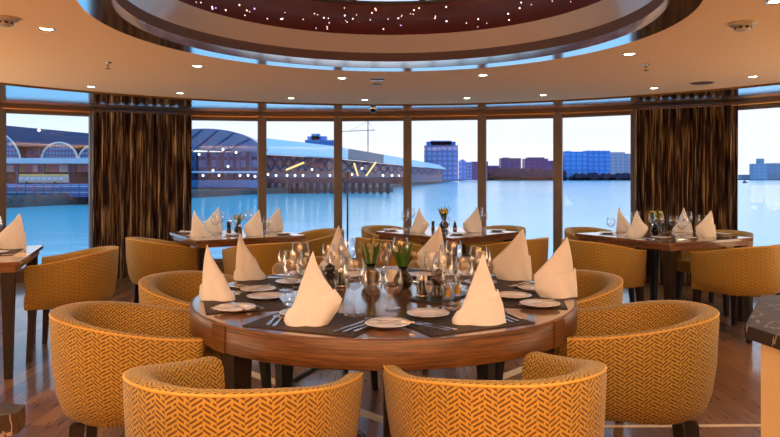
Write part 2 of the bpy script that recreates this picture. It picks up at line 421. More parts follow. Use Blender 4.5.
# ------------------------------------------------------------------ ceiling fittings
def cp(px, py, z=ZC): return P(px, py, z)
lp = empty('downlight', label='x', cat='ceiling light', group='warm recessed ceiling downlights')
MB().lathe([(0.034, -0.002), (0.046, -0.006), (0.050, 0.0)], 20).build('trim_ring', CHROME, lp, smooth=True)
MB().lathe([(0.0005, -0.0025), (0.033, -0.0025), (0.0335, 0.0)], 16).build('bulb', LAMP, lp)
def spot(x, y, pw, tilt=0):
    d = bpy.data.lights.new('downlight_beam', 'SPOT'); d.energy = pw; d.color = (1.0, 0.91, 0.76); d.spot_size = math.radians(150); d.spot_blend = 0.9; d.shadow_soft_size = 0.035
    o = bpy.data.objects.new('downlight_beam', d); COL.objects.link(o); o.location = (x, y, ZC-0.03)
DL = [((47, 29), 'large bright spot downlight at the ceiling\'s far left'), ((91, 86.5), 'small downlight above the left edge of the left curtain'), ((180, 93), 'small downlight above the right edge of the left curtain'),
      ((197.5, 66), 'bright downlight just below the left side of the dome ring'), ((291, 98), 'small downlight above the window left of the first middle mullion'),
      ((342, 78), 'bright downlight just under the dome ring left of centre'), ((365, 99.5), 'small downlight near the ceiling camera'), ((483, 75), 'bright downlight just under the dome ring right of centre'),
      ((467, 98), 'small downlight above the fourth middle window'), ((543, 95), 'small downlight above the mullion right of centre'), ((629, 54), 'bright downlight right of the dome beside a sprinkler head'),
      ((654, 88), 'small downlight above the left edge of the right curtain'), ((753, 76.5), 'downlight near the right end of the ceiling rim'), ((776, 1), 'large downlight at the top right corner above the smoke detector')]
for (p, lb) in DL:
    x, y = cp(*p); put(lp, x, y, ZC, 0, lb); spot(x, y, 9 if y > 5.6 else 16)
for x, y in ((-0.9, 1.3), (0.9, 1.3), (-1.9, 1.6), (1.9, 1.2), (-1.1, 0.2), (1.2, 0.2), (-0.4, -0.8), (0.5, -0.8), (-1.6, -1.2), (1.6, -1.2)):   # downlights of the same ceiling overhead, out of the frame
    spot(x, y, 24)
sp = empty('sprinkler_head', label='x', cat='sprinkler')
MB().lathe([(0.03, 0), (0.03, -0.006), (0.012, -0.01), (0.012, -0.03), (0.006, -0.035), (0.006, -0.05), (0.0005, -0.05)], 12).build('body', CHROME, sp, smooth=True)
MB().lathe([(0.0005, -0.05), (0.022, -0.05), (0.022, -0.053), (0.0005, -0.053)], 12).build('deflector', CHROME, sp)
for p, lb in (((108, 62), 'small metal sprinkler head in the ceiling left of the dome'), ((646, 64), 'small metal sprinkler head in the ceiling right of the dome')):
    x, y = cp(*p); put(sp, x, y, ZC, 0, lb)
sd = empty('smoke_detector', label='x', cat='smoke detector')
MB().lathe([(0.075, 0), (0.075, -0.012), (0.06, -0.02), (0.045, -0.022)], 24).build('base', OFFW, sd, smooth=True)
MB().lathe([(0.045, -0.02), (0.045, -0.034), (0.035, -0.045), (0.0005, -0.05)], 24).build('sensor_dome', OFFW, sd, smooth=True)
for k in range(8):
    a = 2*PI*k/8; MB().box((0.0445*math.cos(a), 0.0445*math.sin(a), -0.030), (0.006, 0.02, 0.012), a).build('vent_slot', BLACK, sd)
for p, lb in (((4, 18), 'round smoke detector at the far left of the ceiling'), ((743, 23), 'round smoke detector at the right of the ceiling')):
    x, y = cp(*p); put(sd, x, y, ZC, 0, lb)
x, y = cp(702, 83); tag(MB().lathe([(0.0005, -0.004), (0.10, -0.004), (0.11, 0)], 28).build('ceiling_speaker', RISER, loc=(x, y, ZC)), 'flat round brown speaker grille in the ceiling above the right curtain', 'speaker')
x, y = cp(377, 84); tag(MB().lathe([(0.0005, -0.004), (0.045, -0.004), (0.05, 0)], 20).build('blank_cover', RISER, loc=(x, y, ZC)), 'small round brown cap in the ceiling below the dome ring', 'ceiling cap')
x, y = cp(377, 76.5); e = empty('projector_slot', (x, y, ZC), label='narrow pale slot plate on the ceiling under the dome ring', cat='slot plate')
MB().box((0, 0, -0.004), (0.12, 0.05, 0.008)).build('plate', OFFW, e); MB().box((0, -0.16+0.32, -0.005), (0.13, 0.03, 0.01)).build('slot', BLACK, e)
x, y = P(373, 108.5, ZC-0.012); e = empty('dome_camera', (x, y, ZC-0.012), label='black dome security camera on the polished soffit above the window', cat='security camera')
MB().lathe([(0.06, 0), (0.06, -0.012), (0.05, -0.016)], 20).build('base', CHROME, e, smooth=True)
MB().lathe([(0.048, -0.014), (0.04, -0.04), (0.02, -0.055), (0.0005, -0.06)], 20).build('lens_dome', BLACK, e, smooth=True)

# ------------------------------------------------------------------ curtains
def curtain(pa, pb, label, folds):
    a, c = Vector(pa), Vector(pb); L = (c-a).length; d = (c-a)/L; nrm = Vector((d.y, -d.x)); m_ = (a+c)/2
    n = folds*10; rows = [0.004, 0.5, 1.0, 1.5, ZT+0.03]; b = MB(); vs = []; th = 0.012
    for side in (0, 1):
        for z in rows:
            for i in range(n+1):
                q = i/n; amp = 0.045*(1+0.25*math.sin(q*23)); ph = q*folds*2*PI+0.5*math.sin(q*9)
                fl_ = 1+0.015*(1-z/2)*math.sin(3*q+1)
                p = d*((q-0.5)*L*fl_)+nrm*(amp*math.sin(ph)+side*th)
                vs.append((p.x, p.y, z))
    R = n+1; K = len(rows); fs = []; uvs = []
    for side in (0, 1):
        for r in range(K-1):
            for i in range(n):
                o = side*K*R; f = (o+r*R+i, o+r*R+i+1, o+(r+1)*R+i+1, o+(r+1)*R+i); fs.append(f)
                u0, u1 = i/n*L*1.6, (i+1)/n*L*1.6; uvs.append([(u0, rows[r]), (u1, rows[r]), (u1, rows[r+1]), (u0, rows[r+1])])
    e = K*R
    for i in range(n):
        for r in (0, K-1): fs.append((r*R+i, r*R+i+1, e+r*R+i+1, e+r*R+i)); uvs.append([(0, 0)]*4)
    for r in range(K-1):
        for i in (0, n): fs.append((r*R+i, (r+1)*R+i, e+(r+1)*R+i, e+r*R+i)); uvs.append([(0, 0)]*4)
    b.add(vs, fs, uvs); root = empty('curtain', (m_.x, m_.y, 0), label=label, cat='curtain')
    b.build('drape', CURT, root, smooth=True, angle=60)
    MB().tube([tuple((d*(-L/2))[:2])+(ZT+0.05,), tuple((d*(L/2))[:2])+(ZT+0.05,)], 0.012, 8).build('curtain_rail', HEAD, root)
curtain((XD(92, 8.15), 8.13), (XD(191, 8.6), 8.63), 'brown striped curtain hanging between the left windows', 11)
curtain((XD(634, 7.95), 7.92), (XD(739, 7.4), 7.42), 'brown striped curtain hanging between the right windows', 12)

# ------------------------------------------------------------------ chairs
def make_chair():
    root = empty('tub_chair', label='x', cat='chair', group='ochre herringbone tub chairs')
    hw = 0.31; path = []; ns = 9
    for i in range(ns): path.append((-hw+0.025*((1-i/ns)**2), 0.26-0.27*i/ns))
    for i in range(29):
        a = PI+PI*i/28
        path.append((hw*math.cos(a)*1.0, -0.01+0.31*math.sin(a)))
    for i in range(1, ns+1): path.append((hw-0.025*((i/ns)**2), -0.01+0.27*i/ns))
    path = [Vector(p) for p in path]; N = len(path)
    s = [0]
    for i in range(1, N): s.append(s[-1]+(path[i]-path[i-1]).length)
    rings = []; prof_len = None; uvr = []; pipe = []
    for i, p in enumerate(path):
        d = (path[min(i+1, N-1)]-path[max(i-1, 0)]).normalized(); inn = Vector((-d.y, d.x))
        if inn.dot(Vector((0, 0.1))-p) < 0: inn = -inn
        q = min(max((0.27-p.y)/0.58, 0), 1); q = q*q*(3-2*q)*0.6+q*0.4
        zt = 0.668+0.087*q; th = 0.062+0.018*q
        pr = [(0.11, 0.345), (0.072, 0.352), (0.045, 0.375), (0.024, 0.44), (0.008, 0.55), (0.0, zt-0.028), (0.002, zt-0.010), (0.012, zt-0.001), (th*0.6, zt-0.003), (th-0.006, zt-0.012), (th+0.004, zt-0.035), (th+0.012, 0.55), (th+0.014, 0.42), (th+0.01, 0.35)]
        ring = []; L = 0; us = []
        for j, (o, z) in enumerate(pr):
            if j: L += math.hypot(o-pr[j-1][0], z-pr[j-1][1])
            w_ = p+inn*o; ring.append((w_.x, w_.y, z)); us.append(L)
        top = us[5]; us = [u-top for u in us]
        rings.append(ring); uvr.append(us)
        pp = p+inn*0.003; pipe.append((pp.x, pp.y, zt-0.006))
    M = len(rings[0]); vs = [v for r in rings for v in r]; fs = []; uvs = []
    for i in range(N-1):
        for j in range(M-1):
            fs.append((i*M+j, (i+1)*M+j, (i+1)*M+j+1, i*M+j+1))
            uvs.append([(s[i], uvr[i][j]), (s[i+1], uvr[i+1][j]), (s[i+1], uvr[i+1][j+1]), (s[i], uvr[i][j+1])])
        fs.append((i*M+M-1, (i+1)*M+M-1, (i+1)*M, i*M)); uvs.append([(0, 0)]*4)
    for e in (0, N-1):
        fs.append(tuple(e*M+j for j in range(M))); uvs.append([(rings[e][j][0], rings[e][j][2]) for j in range(M)])
    b = MB(); b.add(vs, fs, uvs); shell = b.build('backrest', FAB, root, smooth=True, angle=50)
    MB().tube(pipe, 0.0042, 6).build('piping', PIPE, shell, smooth=True)
    # seat cushion: D shape
    def dshape(k, z):
        pts = [(-0.25*k, 0.27*k)]
        for i in range(17):
            a = PI+PI*i/16; pts.append((0.25*k*math.cos(a), -0.03+0.22*k*math.sin(a)))
        pts.append((0.25*k, 0.27*k)); return [(x, y, z) for x, y in pts]
    lv = [(0.97, 0.352), (1.0, 0.365), (1.0, 0.44), (0.97, 0.462), (0.9, 0.472), (0.5, 0.480)]
    rs = [dshape(k, z) for k, z in lv]; m = len(rs[0]); b = MB(); vs = [v for r in rs for v in r]; fs = []; uvs = []
    for i in range(len(rs)-1):
        for j in range(m):
            j2 = (j+1) % m; f = (i*m+j, i*m+j2, (i+1)*m+j2, (i+1)*m+j); fs.append(f); uvs.append([(vs[q][0]+vs[q][2]*0.3, vs[q][1]+vs[q][2]) for q in f])
    fs.append(tuple(range((len(rs)-1)*m, len(rs)*m))); uvs.append([(vs[q][0], vs[q][1]) for q in fs[-1]])
    fs.append(tuple(range(m))[::-1]); uvs.append([(vs[q][0], vs[q][1]) for q in fs[-1]])
    b.add(vs, fs, uvs); b.build('seat', FAB, root, smooth=True)
    for x, y in ((-0.245, 0.215), (0.245, 0.215), (-0.19, -0.19), (0.19, -0.19)):
        b = MB(); sx, sy = 0.02*(1 if x > 0 else -1), 0.02*(1 if y > 0 else -1); h = 0.024; k = 0.016
        vs = [(x+sx+a*k, y+sy+c*k, 0.0) for a, c in ((-1, -1), (1, -1), (1, 1), (-1, 1))]+[(x+a*h, y+c*h, 0.356) for a, c in ((-1, -1), (1, -1), (1, 1), (-1, 1))]
        b.add(vs, [(3, 2, 1, 0), (4, 5, 6, 7), (0, 1, 5, 4), (1, 2, 6, 5), (2, 3, 7, 6), (3, 0, 4, 7)]); b.build('leg', DARK, root)
    return root
chair = make_chair()
TC = (-0.027, 2.98)
def chair_at(x, y, tx, ty, label):   # faces the point (tx, ty)
    put(chair, x, y, 0, math.atan2(ty-y, tx-x)-PI/2, label)
chair_at(-0.44, 1.90, -0.06, 2.98, 'ochre tub chair nearest the viewer, left of the two in front of the round table')
chair_at(0.325, 1.97, 0.02, 2.98, 'ochre tub chair nearest the viewer, right of the two in front of the round table')
chair_at(-1.04, 2.67, TC[0], TC[1]-0.02, 'large ochre tub chair at the left side of the round table')
chair_at(1.005, 2.69, TC[0], TC[1], 'large ochre tub chair at the right side of the round table')
chair_at(-1.0, 3.46, TC[0], TC[1], 'ochre tub chair at the rear left of the round table, inside of its back showing')
chair_at(0.92, 3.50, TC[0], TC[1], 'ochre tub chair at the rear right of the round table, inside of its back showing')
chair_at(-0.42, 4.06, TC[0], TC[1], 'tub chair behind the round table left of the flowers, seen through glasses')
chair_at(0.36, 4.06, TC[0], TC[1], 'tub chair behind the round table right of the flowers, seen through glasses')
chair_at(-2.37, 4.85, -3.3, 4.56, 'ochre tub chair at the table by the far left window')

def sqtable(near, ang, size, label, apron=0.04):
    a = math.radians(ang); u = Vector((math.cos(a), math.sin(a))); v = Vector((-u.y, u.x)); c = Vector(near)+(u+v)*size/2
    root = empty('dining_table', (c.x, c.y, 0), a, label, 'table')
    MB().box((0, 0, 0.736), (size, size, 0.028)).build('tabletop', TOP, root, bevel=0.004)
    MB().box((0, 0, 0.722-apron/2), (size-0.05, size-0.05, apron)).build('apron', TABW, root)
    h = size/2-0.07
    for x, y in ((-h, -h), (h, -h), (h, h), (-h, h)):
        MB().box((x, y, (0.722-apron)/2), (0.075, 0.075, 0.722-apron), taper=0.6).build('leg', DARK, root)
    return c, u, v
LBc, LBu, LBv = sqtable((-1.64, 5.50), 31, 1.0, 'square wooden dining table set for dinner by the second window, right of the left curtain')
MIc, MIu, MIv = sqtable((0.55, 5.72), 44, 1.0, 'square wooden dining table set for dinner behind the round table at the centre windows')
RTc, RTu, RTv = sqtable((2.28, 5.28), 28, 1.08, 'square wooden dining table set for dinner in front of the right curtain')
c_, u_, v_ = sqtable((-2.345-1.1*math.cos(math.radians(21)), 4.11-1.1*math.sin(math.radians(21))), 21, 1.1, 'wooden dining table cut off by the left edge of the photo')
LTc = c_
for c, u, v, nm, sides in ((LBc, LBu, LBv, 'left rear table', (('-u', 'left side, back against the curtain'), ('-v', 'near side, back toward the viewer'), ('+u', 'right side beside the window mullion'))),
                    (MIc, MIu, MIv, 'middle rear table', (('-u', 'near left side, back toward the viewer'), ('-v', 'near right side, back toward the viewer'), ('+u', 'far right side against the window'), ('+v', 'far left side against the window'))),
                    (RTc, RTu, RTv, 'right rear table', (('-u', 'near left side, long flank showing'), ('-v', 'near right side, cut by the photo edge'), ('+u', 'far right side before the curtain'), ('+v', 'far left side against the window')))):
    for sd_, lb in sides:
        d = {'u': u, 'v': v}[sd_[1]]*(1 if sd_[0] == '+' else -1)
        k = 0.80 if sd_ in ('+u', '+v') else 0.78
        if nm == 'left rear table' and sd_ == '-u': k = 0.66
        p = c+d*k
        chair_at(p.x, p.y, c.x, c.y, 'ochre tub chair at the %s, %s' % (nm, lb))

# ------------------------------------------------------------------ round table
root = empty('round_dining_table', (TC[0], TC[1], 0), 0, 'large round wooden dining table laid for eight in the foreground', 'table')
RT = 0.852
MB().lathe([(0.0005, 0.735), (RT-0.012, 0.735), (RT-0.012, 0.7495), (0.0005, 0.7495)], 96).build('tabletop', TOP, root, smooth=True)
MB().lathe([(RT-0.012, 0.735), (RT-0.012, 0.7497), (RT-0.003, 0.7497), (RT, 0.746), (RT, 0.650), (RT-0.004, 0.647), (RT-0.05, 0.647), (RT-0.05, 0.735)], 96, close=True).build('apron', RIM, root, smooth=True)
MB().tube([(0.02, 0, 0.0), (0.02, 0, 0.735)], 0.024, 16).build('centre_column', DARK, root, smooth=True)
MB().lathe([(0.0005, 0.0), (0.10, 0.0), (0.10, 0.008), (0.03, 0.016), (0.0005, 0.016)], 24, (0.02, 0, 0)).build('column_foot', DARK, root)
for k in range(4):
    a = math.radians((-90-44.5, -90+51, 45, 135)[k])
    x, y = (RT-0.075)*math.cos(a), (RT-0.075)*math.sin(a)
    MB().box((x, y, 0.3675), (0.08, 0.09, 0.735), a, taper=0.7).build('leg', DARK, root)
    MB().box(((RT-0.002)*math.cos(a), (RT-0.002)*math.sin(a), 0.698), (0.012, 0.085, 0.100), a).build('corner_block', RIM, root)

# ------------------------------------------------------------------ tableware prototypes
NAPS = [
    [(-.46, .24, 0), (-.5, .30, .06), (-.42, .42, .2), (-.33, .50, .34), (-.20, .22, .62), (-.09, .07, .84), (-.005, .005, 1)],
    [(-.48, .50, 0), (-.5, .48, .06), (-.34, .44, .25), (-.20, .32, .5), (-.06, .20, .75), (.07, .09, 1)],
    [(-.30, .50, 0), (-.42, .50, .12), (-.50, .48, .36), (-.14, .44, .62), (.14, .38, .85), (.30, .32, 1)],
    [(-.44, .50, 0), (-.46, .52, .05), (-.44, .34, .2), (-.42, .12, .5), (-.38, -.14, .75), (-.31, -.29, 1)],
]
def napkin(kind, flip=1):
    lv = NAPS[kind]; W, H, D = 0.195, 0.262, 0.075; b = MB(); n = 20; vs = []; K = 24
    def prof(sv):
        for i in range(len(lv)-1):
            if sv <= lv[i+1][2]+1e-9:
                q = (sv-lv[i][2])/(lv[i+1][2]-lv[i][2]); return (lv[i][0]+(lv[i+1][0]-lv[i][0])*q, lv[i][1]+(lv[i+1][1]-lv[i][1])*q)
        return lv[-1][:2]
    for i in range(K+1):
        sv = i/K; xl, xr = prof(sv); cx, hx = (xl+xr)/2*W, max((xr-xl)/2*W, 0.001)*(1 if sv < .97 else .5); dd = D/2*(1-sv)**0.9+0.0012
        for k in range(n):
            a = 2*PI*k/n; pl = 1+0.22*(2*abs(math.sin(2*a+1.6*sv+kind))-1)*(1-sv)
            vs.append((flip*(cx+hx*math.cos(a)), dd*math.sin(a)*pl*(abs(math.sin(a))**0.15 if k % (n//2) else 1), sv*H))
    fs = [(i*n+k, i*n+(k+1) % n, (i+1)*n+(k+1) % n, (i+1)*n+k) for i in range(K) for k in range(n)]+[tuple(range(n))[::-1], tuple(range(K*n, K*n+n))]
    root = empty('folded_napkin', label='x', cat='napkin')
    b.add(vs, fs).build('cloth_cone', CLOTH, root, smooth=True, angle=75)
    # overlapping front fold wrapping the lower part, with a slanting upper hem
    b = MB(); m = 18; R = 7; vs = []
    for lay in (0, 1):
        for j in range(R+1):
            for k in range(m+1):
                a = PI+PI*k/m; q = k/m; top = 0.16+0.32*q+0.05*math.sin(q*PI); sv = 0.004+top*j/R
                xl, xr = prof(sv); cx, hx = (xl+xr)/2*W, (xr-xl)/2*W; dd = D/2*(1-sv)**0.9+0.0012; e = 0.009-0.004*lay
                vs.append((flip*(cx+(hx+e)*math.cos(a)), (dd+e)*math.sin(a)*(1+0.22*(2*abs(math.sin(2*a+1.6*sv+kind))-1)*(1-sv))-0.0006, sv*H))
    q = m+1; o = (R+1)*q; fs = []
    for lay in (0, 1):
        fs += [(lay*o+j*q+k, lay*o+j*q+k+1, lay*o+(j+1)*q+k+1, lay*o+(j+1)*q+k) for j in range(R) for k in range(m)]
    fs += [(R*q+k, R*q+k+1, o+R*q+k+1, o+R*q+k) for k in range(m)]
    b.add(vs, fs).build('front_fold', CLOTH, root, smooth=True, angle=75)
    return root
NK = {}
def nap(x, y, z, rz, kind, flip, label, s=1.0, group='standing folded napkins'):
    if (kind, flip) not in NK: NK[(kind, flip)] = napkin(kind, flip)
    return put(NK[(kind, flip)], x, y, z, rz, label, group, s)

def lath(name, prof, m, root=None, n=24, close=False): return MB().lathe(prof, n, close=close).build(name, m, root, smooth=True, angle=50)
plate = empty('side_plate', label='x', cat='plate', group='round white plates')
lath('dish', [(0.0005, 0.001), (0.045, 0.0), (0.05, 0.002), (0.078, 0.011), (0.082, 0.0135), (0.079, 0.0150), (0.055, 0.0075), (0.045, 0.005), (0.0005, 0.005)], WHITE, plate, 36)
def wineglass(nm, H, R, bowl0, cat='wine glass'):
    r = empty(nm, label='x', cat=cat, group='stemmed glasses')
    B = H-bowl0
    lath('foot', [(0.0005, 0.0), (R*0.85, 0.0), (R*0.86, 0.002), (0.012, 0.006), (0.0045, 0.014)], GLASS, r, 20)
    lath('stem', [(0.0045, 0.012), (0.0035, bowl0*0.5), (0.0045, bowl0)], GLASS, r, 8)
    lath('bowl', [(0.004, bowl0), (R*0.55, bowl0+B*0.10), (R*0.90, bowl0+B*0.28), (R, bowl0+B*0.48), (R*0.93, bowl0+B*0.72), (R*0.78, H), (R*0.76, H), (R*0.90, bowl0+B*0.72), (R*0.96, bowl0+B*0.48), (R*0.86, bowl0+B*0.30), (0.002, bowl0+B*0.06)], GLASS, r, 24)
    return r
g_big = wineglass('red_wine_glass', 0.215, 0.046, 0.095)
g_small = wineglass('white_wine_glass', 0.185, 0.037, 0.085)
g_wat = wineglass('water_goblet', 0.155, 0.040, 0.050, 'goblet')
def flat(name, outline, th, z0, m, parent, lift=None):
    n = len(outline); f = lift or (lambda x, y: 0)
    vs = [(x, y, z0+f(x, y)) for x, y in outline]+[(x, y, z0+th+f(x, y)) for x, y in outline]
    return MB().add(vs, [tuple(range(n))[::-1], tuple(range(n, 2*n))]+[(i, (i+1) % n, n+(i+1) % n, n+i) for i in range(n)]).build(name, m, parent)
def mk_knife():
    r = empty('table_knife', label='x', cat='knife', group='table knives')
    flat('handle', [(-0.006, -0.11), (0.006, -0.11), (0.0075, -0.10), (0.005, -0.01), (-0.005, -0.01), (-0.0075, -0.10)], 0.005, 0, STEEL, r)
    flat('blade', [(-0.005, -0.01), (0.005, -0.01), (0.009, 0.0), (0.010, 0.07), (0.006, 0.10), (0.0, 0.112), (-0.005, 0.10)], 0.002, 0.0015, STEEL, r); return r
def mk_fork():
    r = empty('table_fork', label='x', cat='fork', group='table forks')
    flat('handle', [(-0.007, -0.10), (0.007, -0.10), (0.009, -0.09), (0.004, 0.0), (0.004, 0.03), (-0.004, 0.03), (-0.004, 0.0), (-0.009, -0.09)], 0.003, 0, STEEL, r)
    b = MB(); pts = [(-0.004, 0.03), (0.004, 0.03), (0.012, 0.045), (0.012, 0.06), (-0.012, 0.06), (-0.012, 0.045)]
    b.prism(pts, 0.001, 0.0035)
    for x in (-0.0105, -0.0035, 0.0035, 0.0105): b.box((x, 0.08, 0.0025), (0.003, 0.042, 0.0025))
    b.build('tines', STEEL, r); return r
def mk_spoon():
    r = empty('soup_spoon', label='x', cat='spoon', group='soup spoons')
    flat('handle', [(-0.007, -0.10), (0.007, -0.10), (0.009, -0.09), (0.004, 0.0), (0.004, 0.04), (-0.004, 0.04), (-0.004, 0.0), (-0.009, -0.09)], 0.003, 0.003, STEEL, r)
    b = MB(); prof = [(0.0005, 0.0), (0.008, 0.001), (0.015, 0.004), (0.019, 0.009), (0.018, 0.0095), (0.014, 0.006), (0.0005, 0.003)]
    b.lathe(prof, 16); b.v = [(x, y*1.5+0.062, z) for x, y, z in b.v]; b.build('bowl', STEEL, r, smooth=True); return r
knife, fork, spoon = mk_knife(), mk_fork(), mk_spoon()
pm = tag(MB().box((0, 0, 0.0015), (0.44, 0.32, 0.003)).build('placemat', MATM), 'x', 'placemat', 'dark woven placemats')
Zt = 0.7505
def polar(a, r): a = math.radians(a); return TC[0]+r*math.sin(a), TC[1]-r*math.cos(a)   # 0 = toward the viewer, + = right
# seat angle, name, napkin spec (kind, flip, (x, y), turn), 
SEATS = [(-22, 'front left place', 0, 1, P(313, 325), 0.0), (27, 'front right place', 1, 1, P(479, 324), 0.1),
         (-72, 'left-hand place', 3, 1, P(217, 300), -0.3), (80, 'right-hand place', 2, 1, P(554, 297.5), 0.15),
         (-117, 'rear left side place', 3, 1, P(249, 280), 0.3), (120, 'rear right side place', 2, 1, P(511, 280), -0.1),
         (-160, 'far side left place', 1, 1, P(336, 269.5), 0.2), (162, 'far side right place', 2, 1, P(431, 270), -0.1)]
for i, (a, nm, kind, flip, np_, turn) in enumerate(SEATS):
    rz = math.radians(a)
    x, y = polar(a, 0.635); put(pm, x, y, Zt, rz, 'dark woven placemat at the %s of the round table' % nm, s=(0.9, 1, 1) if 'far' in nm else None)
    zz = Zt+0.0035
    nap(np_[0], np_[1], zz, turn, kind, flip, 'cream cone-folded napkin at the %s of the round table' % nm, s={'left-hand place': (0.85, 1, 0.9), 'rear left side place': (0.8, 1, 0.92), 'front right place': (0.95, 1, 0.96), 'far side right place': (0.85, 1, 0.95)}.get(nm))
    ar = a-3; rr = 0.555
    if nm == 'front right place': ar, rr = 19, 0.55
    if nm == 'right-hand place': ar, rr = 78, 0.60
    if nm == 'front left place': ar, rr = -33, 0.60
    x, y = polar(ar, rr-0.02); 
    if math.hypot(x-np_[0], y-np_[1]) < 0.14:
        v = Vector((x-np_[0], y-np_[1])).normalized()*0.145; x, y = np_[0]+v.x, np_[1]+v.y
    put(plate, x, y, zz, 0, 'white plate beside the napkin at the %s of the round table' % nm)
    bx, by = polar(a-24, 0.715)
    if nm == 'front left place': bx, by = P(235, 311)
    if nm == 'front right place': bx, by = P(388, 327)
    if nm == 'right-hand place': bx, by = P(540, 307)
    if nm == 'left-hand place': bx, by = P(258, 292)
    put(plate, bx, by, zz, 0, 'white bread plate with butter knife, %s of the round table' % nm)
    put(knife, bx+0.01, by, zz+0.0155, rz+0.9, 'butter knife lying across the bread plate at the %s' % nm, s=0.78)
    for k, (off, q) in enumerate(((-13.5, 'outer'), (-11.0, 'inner'))):
        x, y = polar(a+off, 0.70); put(fork, x, y, zz, rz+0.35, '%s fork beside the bread plate at the %s' % (q, nm), s=0.9)
    for k, (off, pr, q) in enumerate(((12.5, knife, 'outer knife'), (15.0, knife, 'inner knife'), (17.8, spoon, 'soup spoon'))):
        x, y = polar(a+off, 0.69); put(pr, x, y, zz, rz-0.12, '%s right of the napkin at the %s' % (q, nm), s=0.9)
    gz = Zt+0.0005
    for pr, off, r, q in ((g_big, 7, 0.43, 'large wine glass'), (g_small, 18, 0.47, 'smaller wine glass'), (g_wat, 21, 0.375, 'low water goblet')):
        x, y = polar(a+off, r)
        if nm == 'front left place': x, y = {'large wine glass': P(354, 316), 'smaller wine glass': P(373, 320), 'low water goblet': P(393, 309)}[q]
        put(pr, x, y, gz+0.003, 0, '%s at the %s of the round table' % (q, nm))
# vases with flowers
def vase(x, y, z, label, kind, s=1.0):
    r = empty('flower_vase', (x, y, z), random.random()*6, label, 'vase'); r.scale = (s, s, s)
    lath('glass_bulb', [(0.0005, 0.001), (0.025, 0.001), (0.038, 0.018), (0.040, 0.035), (0.030, 0.055), (0.017, 0.068), (0.016, 0.078), (0.024, 0.090), (0.0225, 0.090), (0.014, 0.078), (0.015, 0.069), (0.028, 0.054), (0.037, 0.035), (0.035, 0.019), (0.023, 0.004), (0.0005, 0.004)], DGLASS, r, 24)
    for k in range(17):
        a = 2.4*k; l = 0.085+0.035*random.random(); sp_ = 0.035+0.03*random.random(); b = MB()
        tip = Vector((math.cos(a)*sp_, math.sin(a)*sp_, 0.075+l)); base_ = Vector((math.cos(a)*0.006, math.sin(a)*0.006, 0.04)); mid = Vector((math.cos(a)*sp_*0.35, math.sin(a)*sp_*0.35, 0.08+l*0.4))
        t_ = Vector((-math.sin(a), math.cos(a), 0)); vs = []
        for q in range(7):
            u = q/6; p = base_*(1-u)**2+mid*2*u*(1-u)+tip*u*u; wd = 0.0075*math.sin(PI*min(u*0.85+0.12, 1))
            vs += [p-t_*wd, p+Vector((math.cos(a), math.sin(a), 0.3))*0.0015, p+t_*wd, p-Vector((math.cos(a), math.sin(a), 0.3))*0.0015]
        b.add(vs, [(4*q+j, 4*q+(j+1) % 4, 4*q+4+(j+1) % 4, 4*q+4+j) for q in range(6) for j in range(4)]); b.build('leaf', LEAF if k % 3 or kind != 'pale' else LEAF2, r, smooth=True)
    for k in range(3 if kind == 'red' else 9):
        a = 1.1+2.2*k; sp_ = 0.02+0.012*(k % 3); z_ = 0.135+0.02*(k % 2); c = Vector((math.cos(a)*sp_, math.sin(a)*sp_, z_)); fm = RED if kind == 'red' and k == 0 else (YEL if kind == 'yellow' else LEAF2)
        b = MB(); b.tube([(0, 0, 0.04), c*0.7+Vector((0, 0, 0.02)), c], 0.0015, 5); st = b.build('stem', LEAF, r)
        b = MB()
        for q in range(5):
            f = 2*PI*q/5; b.sphere((c.x+0.006*math.cos(f), c.y+0.006*math.sin(f), c.z+0.004), 0.006, 6, 5, 1.7)
        b.build('flower_head', fm, r, smooth=True)
    return r
x, y = P(371, 286); vase(x, y, Zt, 'small glass vase with pale flowers and green leaves, round table left', 'pale', 1.25)
x, y = P(403, 288.5); vase(x, y, Zt, 'small dark glass vase with one red flower on the round table', 'red', 1.2)
# slate board with salt, pepper mill and oil
bx = [P(408, 300), P(441, 305), P(472, 294), P(444, 290)]
tag(MB().prism(bx, 0.0, 0.007).build('slate_board', SLATE, loc=(0, 0, Zt)), 'black serving board carrying the salt, pepper mill and oil jars', 'serving board')
def mill(x, y, z, label, s=1.0):
    r = empty('pepper_mill', (x, y, z), 0, label, 'pepper mill'); r.scale = (s, s, s)
    lath('body', [(0.0005, 0), (0.026, 0), (0.027, 0.01), (0.024, 0.03), (0.019, 0.05), (0.018, 0.065), (0.024, 0.078), (0.024, 0.086), (0.016, 0.092), (0.0005, 0.092)], BLACK, r)
    lath('cap', [(0.014, 0.092), (0.022, 0.098), (0.025, 0.11), (0.022, 0.122), (0.010, 0.128), (0.0005, 0.129)], BLACK, r)
    lath('knob', [(0.004, 0.128), (0.006, 0.134), (0.0005, 0.138)], CHROME, r, 12)
def salt(x, y, z, label, s=1.0):
    r = empty('salt_shaker', (x, y, z), 0, label, 'salt shaker'); r.scale = (s, s, s)
    lath('body', [(0.0005, 0), (0.024, 0), (0.024, 0.012), (0.018, 0.045), (0.014, 0.065), (0.013, 0.072), (0.0005, 0.072)], BLACK, r)
    lath('collar', [(0.0135, 0.070), (0.0145, 0.074), (0.013, 0.084), (0.0105, 0.092), (0.0005, 0.096)], CHROME, r)
    lath('base_ring', [(0.0245, 0.002), (0.026, 0.004), (0.026, 0.008), (0.0245, 0.010)], CHROME, r)
x, y = P(422, 298.5); salt(x, y, Zt+0.0075, 'black and chrome salt shaker on the serving board')
x, y = P(437, 300); mill(x, y, Zt+0.0075, 'black pepper mill on the serving board beside the salt shaker')
